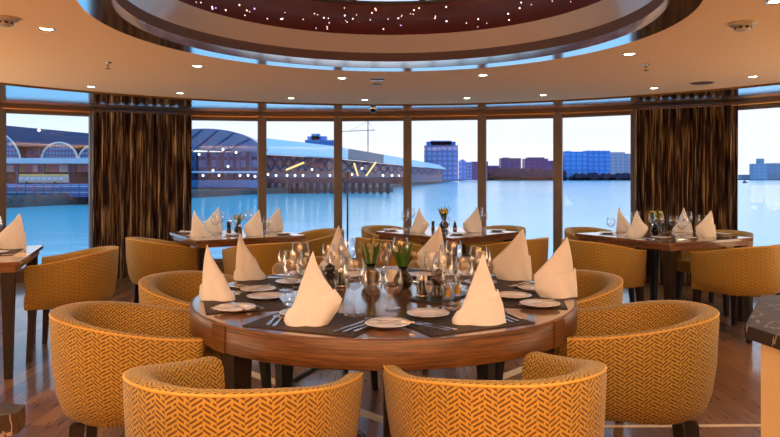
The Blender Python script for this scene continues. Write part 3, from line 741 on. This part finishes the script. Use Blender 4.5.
for p, q in (((448, 299.5), 'left'), ((457.5, 297), 'right')):
    x, y = P(*p); r = empty('oil_jar', (x, y, Zt+0.0075), 0, 'small glass jar of yellow oil, %s one of the pair on the serving board' % q, 'jar', 'oil jars')
    lath('jar', [(0.0005, 0), (0.014, 0), (0.017, 0.006), (0.0175, 0.05), (0.012, 0.062), (0.013, 0.07), (0.011, 0.07), (0.010, 0.062), (0.0155, 0.05), (0.015, 0.006)], GLASS, r, 20)
    lath('oil', [(0.0005, 0.004), (0.0135, 0.004), (0.0145, 0.045), (0.0005, 0.046)], OIL, r, 16)
x, y = P(330, 292); mill(x, y, Zt, 'black pepper mill standing left of the flowers on the round table')
x, y = P(341, 287); salt(x, y, Zt, 'black salt shaker beside the left pepper mill on the round table')
x, y = 0.01, 3.25; r = empty('card_holder', (x, y, Zt), 0.1, 'black holder with a white folded card between the two vases', 'card holder')
MB().box((0, 0, 0.006), (0.07, 0.05, 0.012)).build('base', BLACK, r); MB().box((0, 0.0, 0.042), (0.05, 0.006, 0.06)).build('card', WHITE, r)
for p, q in (((0.16, 3.28), 'behind the black salt shaker'),):
    x, y = p; r = empty('butter_dish', (x, y, Zt), 0.5, 'small white butter dish on the round table, %s' % q, 'butter dish')
    MB().box((0, 0, 0.0045), (0.075, 0.055, 0.009)).build('tray', WHITE, r, bevel=0.003); MB().box((0, 0, 0.026), (0.05, 0.035, 0.034)).build('lid', WHITE, r, bevel=0.006)

# ------------------------------------------------------------------ the rear tables' settings
def setting(c, u, v, nm, naps, glasses, plates, vs_):
    ang = math.atan2(u.y, u.x)
    for (p, kind, flip, lb) in naps:
        nap(p[0], p[1], Zt+0.0005, random.uniform(-0.3, 0.3), kind, flip, 'cream folded napkin, %s on the %s' % (lb, nm), s=0.92)
    for (p, pr, lb) in glasses: put(pr, p[0], p[1], Zt, 0, '%s on the %s' % (lb, nm))
    for (p, lb) in plates:
        put(plate, p[0], p[1], Zt, 0, 'white plate, %s on the %s' % (lb, nm), s=0.95)
        put(knife, p[0]-0.0, p[1], Zt+0.016, ang+0.5, 'butter knife on plate %s, %s' % (lb, nm), s=0.75)
def uvp(c, u, v, a, b_): q = c+u*a+v*b_; return (q.x, q.y)
def cut(c, u, v, nm):
    for k, (a, b_, rz) in enumerate(((-0.36, -0.14, 0), (0.14, -0.36, 1), (0.36, 0.14, 2), (-0.14, 0.36, 3))):
        side = ('near left', 'near right', 'far right', 'far left')[k]; an = math.atan2(u.y, u.x)+(PI/2 if k % 2 == 0 else 0)+PI/2
        x, y = uvp(c, u, v, a, b_); put(fork, x, y, Zt, an-PI, 'fork at the %s place of the %s' % (side, nm), s=0.85)
        a2, b2 = (a, -b_) if k % 2 == 0 else (-a, b_); x, y = uvp(c, u, v, a2, b2); put(knife, x, y, Zt, an-PI, 'knife at the %s place of the %s' % (side, nm), s=0.85)
B = lambda s_: s_
q = lambda a, b_: uvp(LBc, LBu, LBv, a, b_)
setting(LBc, LBu, LBv, 'left rear table', [(P(200, 236.5), 3, 1, 'nearest the table corner'), (P(213, 231.5), 2, 1, 'behind the corner one'), (P(253, 235.5), 2, 1, 'standing right of centre'), (P(274, 231), 2, 1, 'nearest the window mullion')],
        [(q(-0.12, 0.1), g_big, 'large wine glass left of the centrepiece'), (q(-0.2, -0.02), g_small, 'small wine glass nearest the corner napkin'), (q(-0.09, -0.22), g_small, 'small wine glass before the centrepiece'), (q(0.2, 0.22), g_big, 'large wine glass behind the centrepiece'), (q(0.3, -0.02), g_wat, 'water goblet at the right'), (q(-0.26, 0.24), g_wat, 'water goblet at the left end')],
        [(P(232, 235.5), 'before the centrepiece'), (P(284, 234.2), 'at the right end'), (P(186, 233), 'at the left end')], 0)
cut(LBc, LBu, LBv, 'left rear table')
x, y = q(0.05, 0.08); vase(x, y, Zt, 'small flower vase in the middle of the left rear table', 'pale', 1.0)
x, y = q(-0.06, 0.02); mill(x, y, Zt, 'black pepper mill on the left rear table', 0.9); x, y = q(0.02, -0.06); salt(x, y, Zt, 'black salt shaker on the left rear table')
q = lambda a, b_: uvp(MIc, MIu, MIv, a, b_)
setting(MIc, MIu, MIv, 'middle rear table', [((0.285, 6.34), 0, 1, 'left of the flowers'), ((0.80, 6.36), 2, 1, 'right of the flowers')],
        [(P(405, 230), g_small, 'small wine glass left of the left napkin'), (P(411, 228), g_big, 'large wine glass behind the left napkin'), (P(484, 229), g_small, 'small wine glass right of the right napkin'), (P(479, 227), g_big, 'large wine glass behind the right napkin'), (P(446, 233), g_wat, 'water goblet before the flowers')],
        [(P(391, 230.5), 'at the left corner'), (P(457, 234.5), 'before the right napkin'), (P(497, 231), 'at the right corner')], 0)
x, y = P(444, 229); vase(x, y, Zt, 'flower vase with green leaves and yellow blooms on the middle rear table', 'yellow', 1.25)
x, y = P(433, 229.5); mill(x, y, Zt, 'black pepper mill on the middle rear table', 0.7); x, y = P(455, 229); salt(x, y, Zt, 'black salt shaker on the middle rear table', 0.9)
for k, (px_, lb) in enumerate(((425, 'left'), (467, 'right'))):
    x, y = P(px_, 235); put(fork, x, y, Zt, 0.6, 'fork before the %s napkin of the middle rear table' % lb, s=0.85)
    x, y = P(px_+9, 236); put(knife, x, y, Zt, 0.6, 'knife before the %s napkin of the middle rear table' % lb, s=0.85)
q = lambda a, b_: uvp(RTc, RTu, RTv, a, b_)
setting(RTc, RTu, RTv, 'right rear table', [(P(637, 237), 0, 1, 'front left one'), (P(624, 231.5), 3, 1, 'behind the front left one'), ((2.86, 6.36), 1, 1, 'standing before the curtain'), (P(705, 237.5), 2, 1, 'front right one')],
        [(q(-0.15, 0.16), g_big, 'large wine glass beside the yellow flower'), (q(0.06, -0.09), g_small, 'small wine glass at the centre'), (q(-0.1, -0.06), g_big, 'large wine glass right of the front left napkin'), (q(0.15, 0.22), g_small, 'small wine glass behind the centre'), (q(0.30, -0.05), g_big, 'large wine glass left of the front right napkin'), (q(0.36, -0.16), g_small, 'small wine glass behind the front right napkin'), (q(-0.20, 0.41), g_wat, 'water goblet at the left corner'), (q(0.16, -0.10), g_wat, 'water goblet at the middle')],
        [(P(661, 238.4), 'near the front corner'), (P(689, 238.6), 'left of the front right napkin'), (P(607, 233.5), 'at the left corner'), (P(722, 234.5), 'at the right end')], 0)
cut(RTc, RTu, RTv, 'right rear table')
x, y = P(656, 234.5); vase(x, y, Zt, 'flower vase with a yellow bloom on the right rear table', 'yellow', 1.3)
x, y = P(663, 231.5); mill(x, y, Zt, 'black pepper mill on the right rear table', 0.85)
# left edge table
nap(P(11, 249)[0], P(11, 249)[1]+0.0, Zt+0.003, 0.2, 2, 1, 'cream folded napkin on the table cut off by the left photo edge')
put(pm, P(14, 253)[0]-0.16, P(14, 253)[1]+0.02, Zt, math.radians(111), 'dark woven placemat on the table at the left photo edge')
put(plate, P(3, 254)[0]-0.05, P(3, 254)[1], Zt+0.0035, 0, 'white plate on the table at the left photo edge')
put(knife, P(20, 255)[0]-0.03, P(20, 255)[1], Zt+0.004, math.radians(111), 'knife on the table at the left photo edge')
put(g_big, P(-4, 243)[0], P(-4, 243)[1], Zt, 0, 'large wine glass on the table at the left photo edge')

# ------------------------------------------------------------------ counters, cord
r = empty('service_counter', (0, 0, 0), 0, 'cream service counter with a dark marble top at the right photo edge', 'counter')
MB().prism([(0.795, 1.46), (1.05, 1.84), (2.3, 1.7), (2.3, 0.25), (0.98, 0.25)], 0.92, 0.95).build('marble_top', MARB, r, bevel=0.004)
MB().prism([(0.83, 1.455), (1.075, 1.80), (2.28, 1.66), (2.28, 0.3), (1.01, 0.3)], 0.0, 0.92).build('cream_cabinet', CREAM, r)
r = empty('side_counter', (0, 0, 0), 0, 'dark veined marble counter corner at the bottom left photo corner', 'counter')
MB().prism([(-0.53, 0.945), (-0.523, 0.915), (-0.66, 0.80), (-1.1, 0.45), (-1.5, 0.7), (-1.2, 1.05), (-0.75, 1.0)], 0.92, 0.95).build('marble_top', MARB, r)
MB().prism([(-0.85, 0.80), (-1.05, 0.62), (-1.3, 0.75), (-1.1, 0.95)], 0.0, 0.92).build('pedestal', DARK, r)
pts = []
ctl = [(-0.13, 3.06), (-0.13, 3.20), (-0.3, 3.45), (-0.5, 3.75), (-0.62, 4.05), (-0.5, 4.35), (-0.2, 4.6)]
for i in range(len(ctl)-1):
    for k in range(6):
        q_ = k/6; pts.append((ctl[i][0]+(ctl[i+1][0]-ctl[i][0])*q_, ctl[i][1]+(ctl[i+1][1]-ctl[i][1])*q_, 0.012))
tag(MB().tube(pts, 0.011, 8).build('power_cord', RUB), 'black cord running over the floor under the round table', 'cord')

# ------------------------------------------------------------------ outdoors
def water_mat():
    m, t, b = nmat('river_water', 0.15, spec=0.8)
    b.inputs['Base Color'].default_value = (0.18, 0.75, 1.0, 1)
    g_ = t.sep(t.co('Object'))
    n = t.noise(t.vec(t.m('MULTIPLY', g_[0], 0.12), t.m('MULTIPLY', g_[1], 0.35), 0.0), 1.0, 4)
    n2 = t.noise(t.vec(t.m('MULTIPLY', g_[0], 0.03), t.m('MULTIPLY', g_[1], 0.06), 0.0), 1.0, 3)
    bump(t, b, t.m('ADD', n, n2), 0.12, 0.5); return m
WATER = water_mat(); WZ = -4.0
MB().add([(-3000, 12, WZ), (3000, 12, WZ), (3000, 4000, WZ), (-3000, 4000, WZ)], [(0, 1, 2, 3)]).build('river', WATER, struct=True)
QUAY = mat('quay_stone', (0.10, 0.09, 0.10), 0.8)
q1 = [(-260, 60), (XD(-200, 73), 73), (XD(5, 114), 114), (XD(92, 134), 134), (XD(190, 170), 170), (XD(258, 212), 212), (XD(340, 240), 240), (XD(393, 246), 246), (XD(393, 345), 345), (XD(412, 430), 430), (XD(446, 860), 860), (XD(470, 1700), 1700)]
MB().prism(q1+[(-100, 2500), (-1500, 2500), (-1500, 60)], WZ-1, -2.1).build('ground', QUAY, struct=True)
MB().prism([(XD(430, 1716), 1716), (XD(900, 1716), 1716), (XD(900, 2400), 2400), (XD(430, 2400), 2400)], WZ-1, -2.6).build('ground', QUAY, struct=True)
DB = mat('steel_blue_cladding', (0.025, 0.075, 0.22), 0.4)
PALE = mat('pale_blue_roofing', (0.36, 0.66, 0.90), 0.35)
BRICK = mat('dark_brown_facade', (0.07, 0.035, 0.06), 0.7)
ARCH = mat('white_arch_steel', (0.75, 0.8, 0.85), 0.4)
LITW = mat('lit_lamp', (1, 1, 1), emit=(1.0, 0.86, 0.62), es=3.0)
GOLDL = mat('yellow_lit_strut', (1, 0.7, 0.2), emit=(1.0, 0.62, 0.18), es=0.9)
def facade(name, c0, c1, sx, sz, lit=None):
    m, t, b = nmat(name, 0.4)
    s = t.sep(t.co('Object')); a = t.m('FRACT', t.m('DIVIDE', t.m('ADD', s[0], s[1]), sx)); z = t.m('FRACT', t.m('DIVIDE', s[2], sz))
    k = t.m('MULTIPLY', t.m('GREATER_THAN', a, 0.3), t.m('GREATER_THAN', z, 0.35))
    n = t.noise(t.co('Object'), 0.11, 3)
    t.l.new(t.mix(k, t.mix(n, c0, tuple(q_*1.3 for q_ in c0)), c1), b.inputs['Base Color']); return m
STG = facade('station_glazing', (0.02, 0.07, 0.24), (0.06, 0.30, 0.62), 0.9, 1.2)
STB = facade('station_brick', (0.10, 0.055, 0.09), (0.04, 0.11, 0.30), 3.4, 3.0)
TOWF = facade('tower_facade', (0.012, 0.10, 0.36), (0.05, 0.30, 0.72), 7, 6.5)
BLUF = facade('blue_facade', (0.02, 0.16, 0.58), (0.09, 0.34, 0.80), 13, 10)
NAVF = facade('navy_facade', (0.004, 0.010, 0.12), (0.008, 0.03, 0.24), 14, 9)
PINF = facade('pink_facade', (0.45, 0.32, 0.38), (0.20, 0.28, 0.50), 12, 8)
GRYF = facade('grey_blue_facade', (0.22, 0.28, 0.45), (0.30, 0.38, 0.55), 14, 9)
# left: station hall with arches, canopy, bus
def boxp(name, m, parent, px0, px1, py0, py1, d, depth, bev=0):
    x0, x1 = XD(px0, d), XD(px1, d); z0, z1 = ZD(py1, d), ZD(py0, d)
    return MB().box(((x0+x1)/2, d+depth/2, (z0+z1)/2), (x1-x0, depth, z1-z0)).build(name, m, parent)
r = empty('station_hall', (XD(20, 180), 180, -2.1), 0, 'large dark blue railway station hall with white arches across the water at left', 'station')
def at_parent(o, r): o.location = tuple(-Vector(r.location)); return o
d = 180
def ppts(lst, d): return [(XD(a, d), ZD(b_, d)) for a, b_ in lst]
def xzprism(pts, y0, y1):
    n = len(pts); vs = [(x, y0, z) for x, z in pts]+[(x, y1, z) for x, z in pts]
    return MB().add(vs, [tuple(range(n)), tuple(range(n, 2*n))[::-1]]+[(i, (i+1) % n, n+(i+1) % n, n+i) for i in range(n)])
at_parent(xzprism(ppts([(-120, 112), (3, 125.5), (94, 134), (130, 138), (130, 147), (94, 146), (-120, 146)], d), d-3, d+22).build('roof', DB, r), r)
at_parent(boxp('facade', STB, r, -120, 130, 146, 188, d, 20), r)
def arch(cx, cy, rad, d, lab=''):
    X, Z, R = XD(cx, d), ZD(cy, d), rad*d/650
    pts = [(X+R*math.cos(PI*k/28), d-3.6, Z+R*math.sin(PI*k/28)*0.95) for k in range(29)]
    at_parent(MB().tube(pts, 0.28, 6).build('arch_rib', ARCH, r), r)
    pg = [(X+R*math.cos(PI*k/28), Z+R*math.sin(PI*k/28)*0.95) for k in range(29)]
    at_parent(xzprism(pg, d-3.4, d-3.1).build('arch_glazing', STG, r), r)
arch(-8, 164, 36, d); arch(66, 160, 17.5, d); arch(103, 163, 19, d); arch(-70, 166, 24, d)
r = empty('platform_canopy', (XD(20, 150), 150, -2.1), 0, 'long pale blue flat canopy in front of the station hall', 'canopy')
at_parent(boxp('canopy_slab', PALE, r, -150, 118, 158, 163.5, 150, 8), r)
for px in range(-140, 118, 26): at_parent(boxp('post', DB, r, px, px+1.6, 163, 191, 152, 0.5), r)
CM = [mat('panel_pink', (0.40, 0.22, 0.38), 0.6), mat('panel_white', (0.5, 0.6, 0.72), 0.6), mat('panel_purple', (0.16, 0.10, 0.30), 0.6), mat('panel_olive', (0.33, 0.30, 0.18), 0.6)]
r = empty('station_shop_row', (XD(20, 153), 153, -2.1), 0, 'row of lit coloured shopfronts under the pale canopy', 'shops')
k = 0; px = -60
while px < 116:
    wd = random.choice((5, 7, 9)); at_parent(boxp('shop_front', CM[k % 4], r, px, px+wd-0.6, 165, 172, 155, 2), r); px += wd; k += 1
at_parent(boxp('base_wall', BRICK, r, -60, 118, 172, 190, 155.5, 2), r)
def vehicle(px0, px1, py0, py1, d, label, body, roof):
    L = (px1-px0)*d/650; H = (py1-py0)*d/650; xm = XD((px0+px1)/2, d)
    r = empty('city_bus', (xm, d, ZD(py1, d)), 0.05, label, 'bus')
    MB().box((0, 0, H*0.5), (L, 2.4, H*0.7)).build('body', body, r, bevel=0.1); MB().box((0, 0, H*0.92), (L*0.98, 2.3, H*0.16)).build('roof', roof, r)
    for k in range(8): MB().box((-L/2+L*(k+0.5)/8, -1.22, H*0.56), (L/8*0.75, 0.06, H*0.3)).build('window', CM[1], r)
    for k in (-0.32, 0.3): MB().tube([(L*k, -1.25, H*0.13), (L*k, 1.25, H*0.13)], H*0.13, 12).build('wheel', RUB, r)
DECK = mat('deck_blue', (0.02, 0.20, 0.52), 0.5)
r = empty('quay_promenade', (XD(20, 128), 128, -2.1), 0, 'raised blue promenade deck with railing below the bus', 'promenade')
at_parent(boxp('deck', DECK, r, -120, 150, 184.5, 197, 128, 14), r)
for k, py in enumerate((186, 189, 192, 195)): at_parent(boxp('rail', PALE if k % 2 == 0 else DB, r, -120, 150, py, py+0.6, 127.5, 0.3), r)
for px in range(-110, 150, 9): at_parent(boxp('railing_post', DB, r, px, px+0.5, 184.5, 197, 127.3, 0.15), r)
vehicle(22, 66, 174.2, 184.1, 133, 'yellow roofed bus parked on the left quay', mat('bus_pale', (0.45, 0.40, 0.36), 0.4), mat('bus_yellow', (0.75, 0.52, 0.15), 0.4))
rk = MB()
for k in range(260):
    px = random.uniform(-60, 262)
    i = 0
    nodes = [(-60, 100), (5, 114), (92, 134), (190, 170), (262, 214)]
    for a, c in zip(nodes, nodes[1:]):
        if a[0] <= px <= c[0]: dd = a[1]+(c[1]-a[1])*(px-a[0])/(c[0]-a[0])
    rk.sphere((XD(px, dd), dd-0.3+random.random()*0.8, WZ+random.uniform(0.1, 2.0)), random.uniform(0.3, 0.75), 5, 4, 0.7)
ro = rk.build('riprap_rocks', mat('wet_rock', (0.11, 0.08, 0.09), 0.8)); tag(ro, 'dark boulders piled along the foot of the left quay', 'rocks'); ro['kind'] = 'stuff'
# second window: vaulted glass hall
r = empty('vaulted_terminal', (XD(205, 215), 215, -2.1), 0, 'terminal with a big curved blue glass roof beyond the second window', 'station')
d = 215; pts = ppts([(150, 147)]+[(204+58*math.cos(PI-PI*k/20), 152-23.5*math.sin(PI*k/20)) for k in range(1, 20)]+[(259, 152)], d)
VG = mat('vault_glass', (0.05, 0.15, 0.36), 0.2, coat=0.5)
at_parent(xzprism(pts, d, d+12).build('vault_roof', VG, r), r)
for k in range(7):
    x0 = 160+16*k; a0 = max(-1, min(1, (x0+26-204)/58)); zt_ = 152-23.5*math.sqrt(max(0, 1-a0*a0))
    p0, p1 = (XD(x0, d), d-0.4, ZD(152, d)), (XD(x0+26, d), d-0.4, ZD(zt_+1.0, d))
    if x0+26 < 260: at_parent(MB().tube([p0, p1], 0.22, 5).build('roof_rib', DB, r), r)
at_parent(boxp('facade', facade('hall_facade', (0.025, 0.03, 0.10), (0.03, 0.15, 0.40), 4.2, 3.6), r, 145, 259, 152, 189, d+1, 10), r)
for px in range(150, 257, 11): at_parent(boxp('column', DB, r, px, px+2, 152, 188, d-0.3, 1), r)
at_parent(boxp('deck_slab', PALE, r, 145, 259, 171, 173, d-4, 4), r)
at_parent(boxp('lower_deck', DECK, r, 145, 259, 180, 187.5, d-8, 5), r)
# long pier shed with translucent roof
r = empty('pier_terminal', (XD(340, 300), 300, -2.1), 0, 'long pier terminal with a pale sloping roof receding along the far quay', 'terminal')
ridge = [(265, 138), (334, 146), (403, 158), (440, 165)]; eave = [(266, 153), (334, 157), (403, 164.5), (446, 169)]
rp = [(XD(px, 10868/(HY-py)), 10868/(HY-py), 18.0) for px, py in ridge]; ep = [(XD(px, 5668/(HY-py)), 5668/(HY-py), 10.0) for px, py in eave]
def roofseg(i, t0, t1, m, nm):
    a0 = Vector(rp[i]).lerp(Vector(rp[i+1]), t0); a1 = Vector(rp[i]).lerp(Vector(rp[i+1]), t1); b0 = Vector(ep[i]).lerp(Vector(ep[i+1]), t0); b1 = Vector(ep[i]).lerp(Vector(ep[i+1]), t1)
    dn = Vector((0, 0, -0.5)); vs = [a0, a1, b1, b0, a0+dn, a1+dn, b1+dn, b0+dn]
    at_parent(MB().add(vs, [(0, 1, 2, 3), (7, 6, 5, 4), (0, 4, 5, 1), (1, 5, 6, 2), (2, 6, 7, 3), (3, 7, 4, 0)]).build(nm, m, r), r)
ROOFD = mat('dark_roofing', (0.07, 0.06, 0.12), 0.5)
roofseg(0, 0, 1, PALE, 'roof_panel'); roofseg(1, 0, 0.14, PALE, 'roof_panel'); roofseg(1, 0.14, 0.62, ROOFD, 'roof_panel'); roofseg(1, 0.62, 1, PALE, 'roof_panel'); roofseg(2, 0, 1, PALE, 'roof_panel')
for i in range(3):   # facade a little behind the eave
    a, c = Vector(ep[i])+Vector((-3, 6, 0)), Vector(ep[i+1])+Vector((-3, 6, 0)); n_ = Vector((a.y-c.y, c.x-a.x, 0)).normalized()*4
    if n_.x > 0: n_ = -n_
    vs = [(a.x, a.y, -2.1), (c.x, c.y, -2.1), (c.x, c.y, 9.7), (a.x, a.y, 9.7)]+[(p.x+n_.x, p.y+n_.y, z) for p, z in ((a, -2.1), (c, -2.1), (c, 9.7), (a, 9.7))]
    at_parent(MB().add(vs, [(0, 1, 2, 3), (7, 6, 5, 4), (0, 4, 5, 1), (1, 5, 6, 2), (2, 6, 7, 3), (3, 7, 4, 0)]).build('facade', STB, r), r)
    m_ = 8 if i == 0 else 7
    for k in range(m_):
        p, q_ = a.lerp(c, k/m_)-n_*0.12, a.lerp(c, (k+1)/m_)-n_*0.12
        for z0, z1 in ((4.0, 9.5), (9.5, 4.0)): at_parent(MB().tube([(p.x, p.y, z0), (q_.x, q_.y, z1)], 0.28, 5).build('truss_brace', DB, r), r)
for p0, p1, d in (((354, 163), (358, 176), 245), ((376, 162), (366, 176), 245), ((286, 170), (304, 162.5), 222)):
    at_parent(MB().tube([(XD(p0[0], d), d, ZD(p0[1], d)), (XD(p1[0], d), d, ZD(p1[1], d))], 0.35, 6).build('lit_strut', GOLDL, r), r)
r = empty('pier_deck', (XD(330, 236), 236, -4), 0, 'dark timber pier standing in the water before the terminal', 'pier')
at_parent(boxp('deck', BRICK, r, 266, 391, 177.5, 183, 220, 5), r)
for px in range(267, 390, 7): at_parent(boxp('pile', mat('pile_wood', (0.05, 0.035, 0.05), 0.8) if px == 267 else bpy.data.materials['pile_wood'], r, px, px+3.6, 182, 193.5, 221.5, 2), r)
r = empty('far_pier', (XD(400, 400), 400, -4), 0, 'darker far end of the timber pier', 'pier')
at_parent(boxp('deck', BRICK, r, 390, 408, 177, 186, 380, 9), r); at_parent(boxp('pile_row', bpy.data.materials['pile_wood'], r, 391, 407, 185, 187.5, 381, 5), r)
# quay lamps
lamp = empty('quay_lamp', label='x', cat='lamp', group='small lit lamps along the far quays')
MB().tube([(0, 0, -12), (0, 0, 0)], 0.06, 5).build('pole', DB, lamp); MB().sphere((0, 0, 0.2), 0.36, 8, 6).build('globe', LITW, lamp)
LP = [(199, 155, 203), (213, 171, 203), (223, 150, 204), (228, 167, 203), (236, 153, 204), (240, 176, 203), (248, 176, 203), (255, 177, 203), (268, 175, 218), (276, 176, 218), (287, 176, 218), (295, 176, 218), (303, 176, 218), (312, 170, 218), (318, 176, 218), (330, 176, 218), (346, 176, 218), (352, 175, 218), (362, 169, 218), (383, 176, 218), (392, 176, 218), (399, 176, 300), (203, 176, 203), (39, 131, 176), (219, 176, 203)]
ORD = ('leftmost', 'second', 'third', 'fourth', 'fifth', 'sixth', 'seventh', 'eighth', 'ninth', 'tenth', 'eleventh')
WIN = ((0, 92, 'first window'), (192, 260, 'second window'), (264, 336, 'third window'), (340, 405, 'fourth window'))
for lo, hi, wnm in WIN:
    for k, (px, py, d) in enumerate(sorted(q_ for q_ in LP if lo <= q_[0] <= hi)):
        put(lamp, XD(px, d), d, ZD(py, d), 0, 'tiny lit quay lamp seen in the %s, %s counting from the left' % (wnm, ORD[k]))
# skyline
def tower(px0, px1, py0, d, m, label, parts=(), base=-3.0, name='office_building'):
    xm = XD((px0+px1)/2, d); r = empty(name, (xm, d, base), 0, label, 'building'); wdt = (px1-px0)*d/650; H = ZD(py0, d)-base
    MB().box((0, wdt*0.3, H/2), (wdt, wdt*0.6, H)).build('block', m, r)
    for (a, c, top) in parts:   # rooftop storeys
        x0, x1 = XD(a, d)-xm, XD(c, d)-xm; z1 = ZD(top, d)-base
        MB().box(((x0+x1)/2, wdt*0.3, (H+z1)/2), (x1-x0, wdt*0.4, z1-H)).build('rooftop', m, r)
    MB().box((0, wdt*0.3, H+0.4), (wdt*1.02, wdt*0.62, 0.8)).build('parapet', m, r)
tower(425, 458, 146, 880, TOWF, 'tall blue gridded tower block behind the white roof end', ((427, 456, 141.5), (431, 452, 140.5)))
tower(305, 334, 141, 520, BLUF, 'blue building with a stepped top above the pier terminal roof', ((307, 326, 136), (311, 319, 133.5)))
tower(459, 466, 161, 1300, BLUF, 'low blue building right of the tall tower block', ((461, 464, 159.5),))
tower(466, 472, 162.5, 1350, TOWF, 'small blue block left of the mullion right of the tower')
tower(472, 488, 162, 1400, NAVF, 'dark blue block partly behind the mullion right of the tower')
tower(488, 500, 166, 1600, NAVF, 'low navy building at the left of the dark skyline')
tower(501, 521, 158.5, 1500, NAVF, 'navy office block, left of the two tall dark ones', ((503, 510, 157.5),))
tower(525, 548, 159, 1550, NAVF, 'navy office block, right of the two tall dark ones', ((528, 545, 157.3),))
tower(548, 566, 161, 1650, NAVF, 'dark building behind the mullion right of centre')
tower(565, 586, 152, 1450, BLUF, 'bright blue block just right of the mullion', ((566, 572, 151),))
tower(586.5, 610, 151, 1500, BLUF, 'bright blue block with a dark window in its middle')
tower(610, 625, 152.5, 1600, PINF, 'pinkish apartment block left of the right curtain')
tower(625, 650, 154, 1650, PINF, 'pale mauve block touching the right curtain')
tower(754, 768, 164, 1700, GRYF, 'mauve grey block with a small tower in the right window', ((760, 765, 158.5),))
tower(768, 800, 166, 1750, GRYF, 'mauve grey block at the right photo edge', ((774, 786, 163),))
tower(742, 754, 175, 1800, GRYF, 'low pale building at the waterline in the right window')
for k, (a, c, h, mm) in enumerate(((486, 564, 168.5, 'navy'), (572, 640, 173, 'navy'))):
    b = MB(); d = 1440 if k else 1430
    for j in range(60):
        px = a+(c-a)*j/59; b.sphere((XD(px, d), d, ZD(h+random.uniform(0, 4)+3, d)), random.uniform(6, 10), 6, 5, 1.0)
        b.sphere((XD(px, d), d, -1), 9, 6, 5, 0.8)
    o = b.build('tree_line', mat('far_trees', (0.012, 0.018, 0.06), 0.9)); o['kind'] = 'stuff'
    tag(o, 'dark line of trees on the far bank, %s' % ('right of the mullion' if k else 'before the navy office blocks'), 'trees')
# crane
r = empty('tower_crane', (XD(368, 600), 600, -2), 0, 'thin tower crane above the pier terminal roof', 'crane')
CR = mat('crane_grey', (0.30, 0.30, 0.36), 0.5)
at_parent(MB().tube([(XD(368, 600), 600, -2), (XD(368, 600), 600, ZD(120, 600))], 0.55, 6).build('mast', CR, r), r)
at_parent(MB().tube([(XD(340, 600), 600, ZD(131.5, 600)), (XD(375, 600), 600, ZD(130, 600))], 0.35, 6).build('jib', CR, r), r)
for px in (350, 374): at_parent(MB().tube([(XD(px, 600), 600, ZD(131, 600)), (XD(368, 600), 600, ZD(121, 600))], 0.12, 5).build('tie_rod', CR, r), r)
# boat, deck post
r = empty('small_boat', (XD(745, 700), 700, WZ), 0, 'tiny dark boat on the water in the right window', 'boat')
MB().prism([(-2.5, -1), (1.5, -1), (3, 0), (1.5, 1), (-2.5, 1)], 0, 1.0).build('hull', DB, r); MB().box((-0.5, 0, 1.7), (2, 1.4, 1.6)).build('cabin', DB, r)
r = empty('deck_post', (XD(347.5, 9.45), 9.45, -0.1), 0, 'slim dark post with a brown lantern head outside the window', 'post')
MB().tube([(0, 0, 0), (0, 0, ZD(181, 9.45)+0.1)], 0.014, 8).build('pole', DB, r, smooth=True)
lath('lantern_head', [(0.0005, 1.37), (0.03, 1.33), (0.05, 1.40), (0.055, 1.46), (0.0005, 1.50)], mat('lantern_brown', (0.30, 0.17, 0.14), 0.5), r, 14)
MB().prism([out(p, 0.12) for p in NP[4:9]]+[out(p, 0.9) for p in NP[4:9]][::-1], -0.2, -0.1).build('ground', HEAD, struct=True)
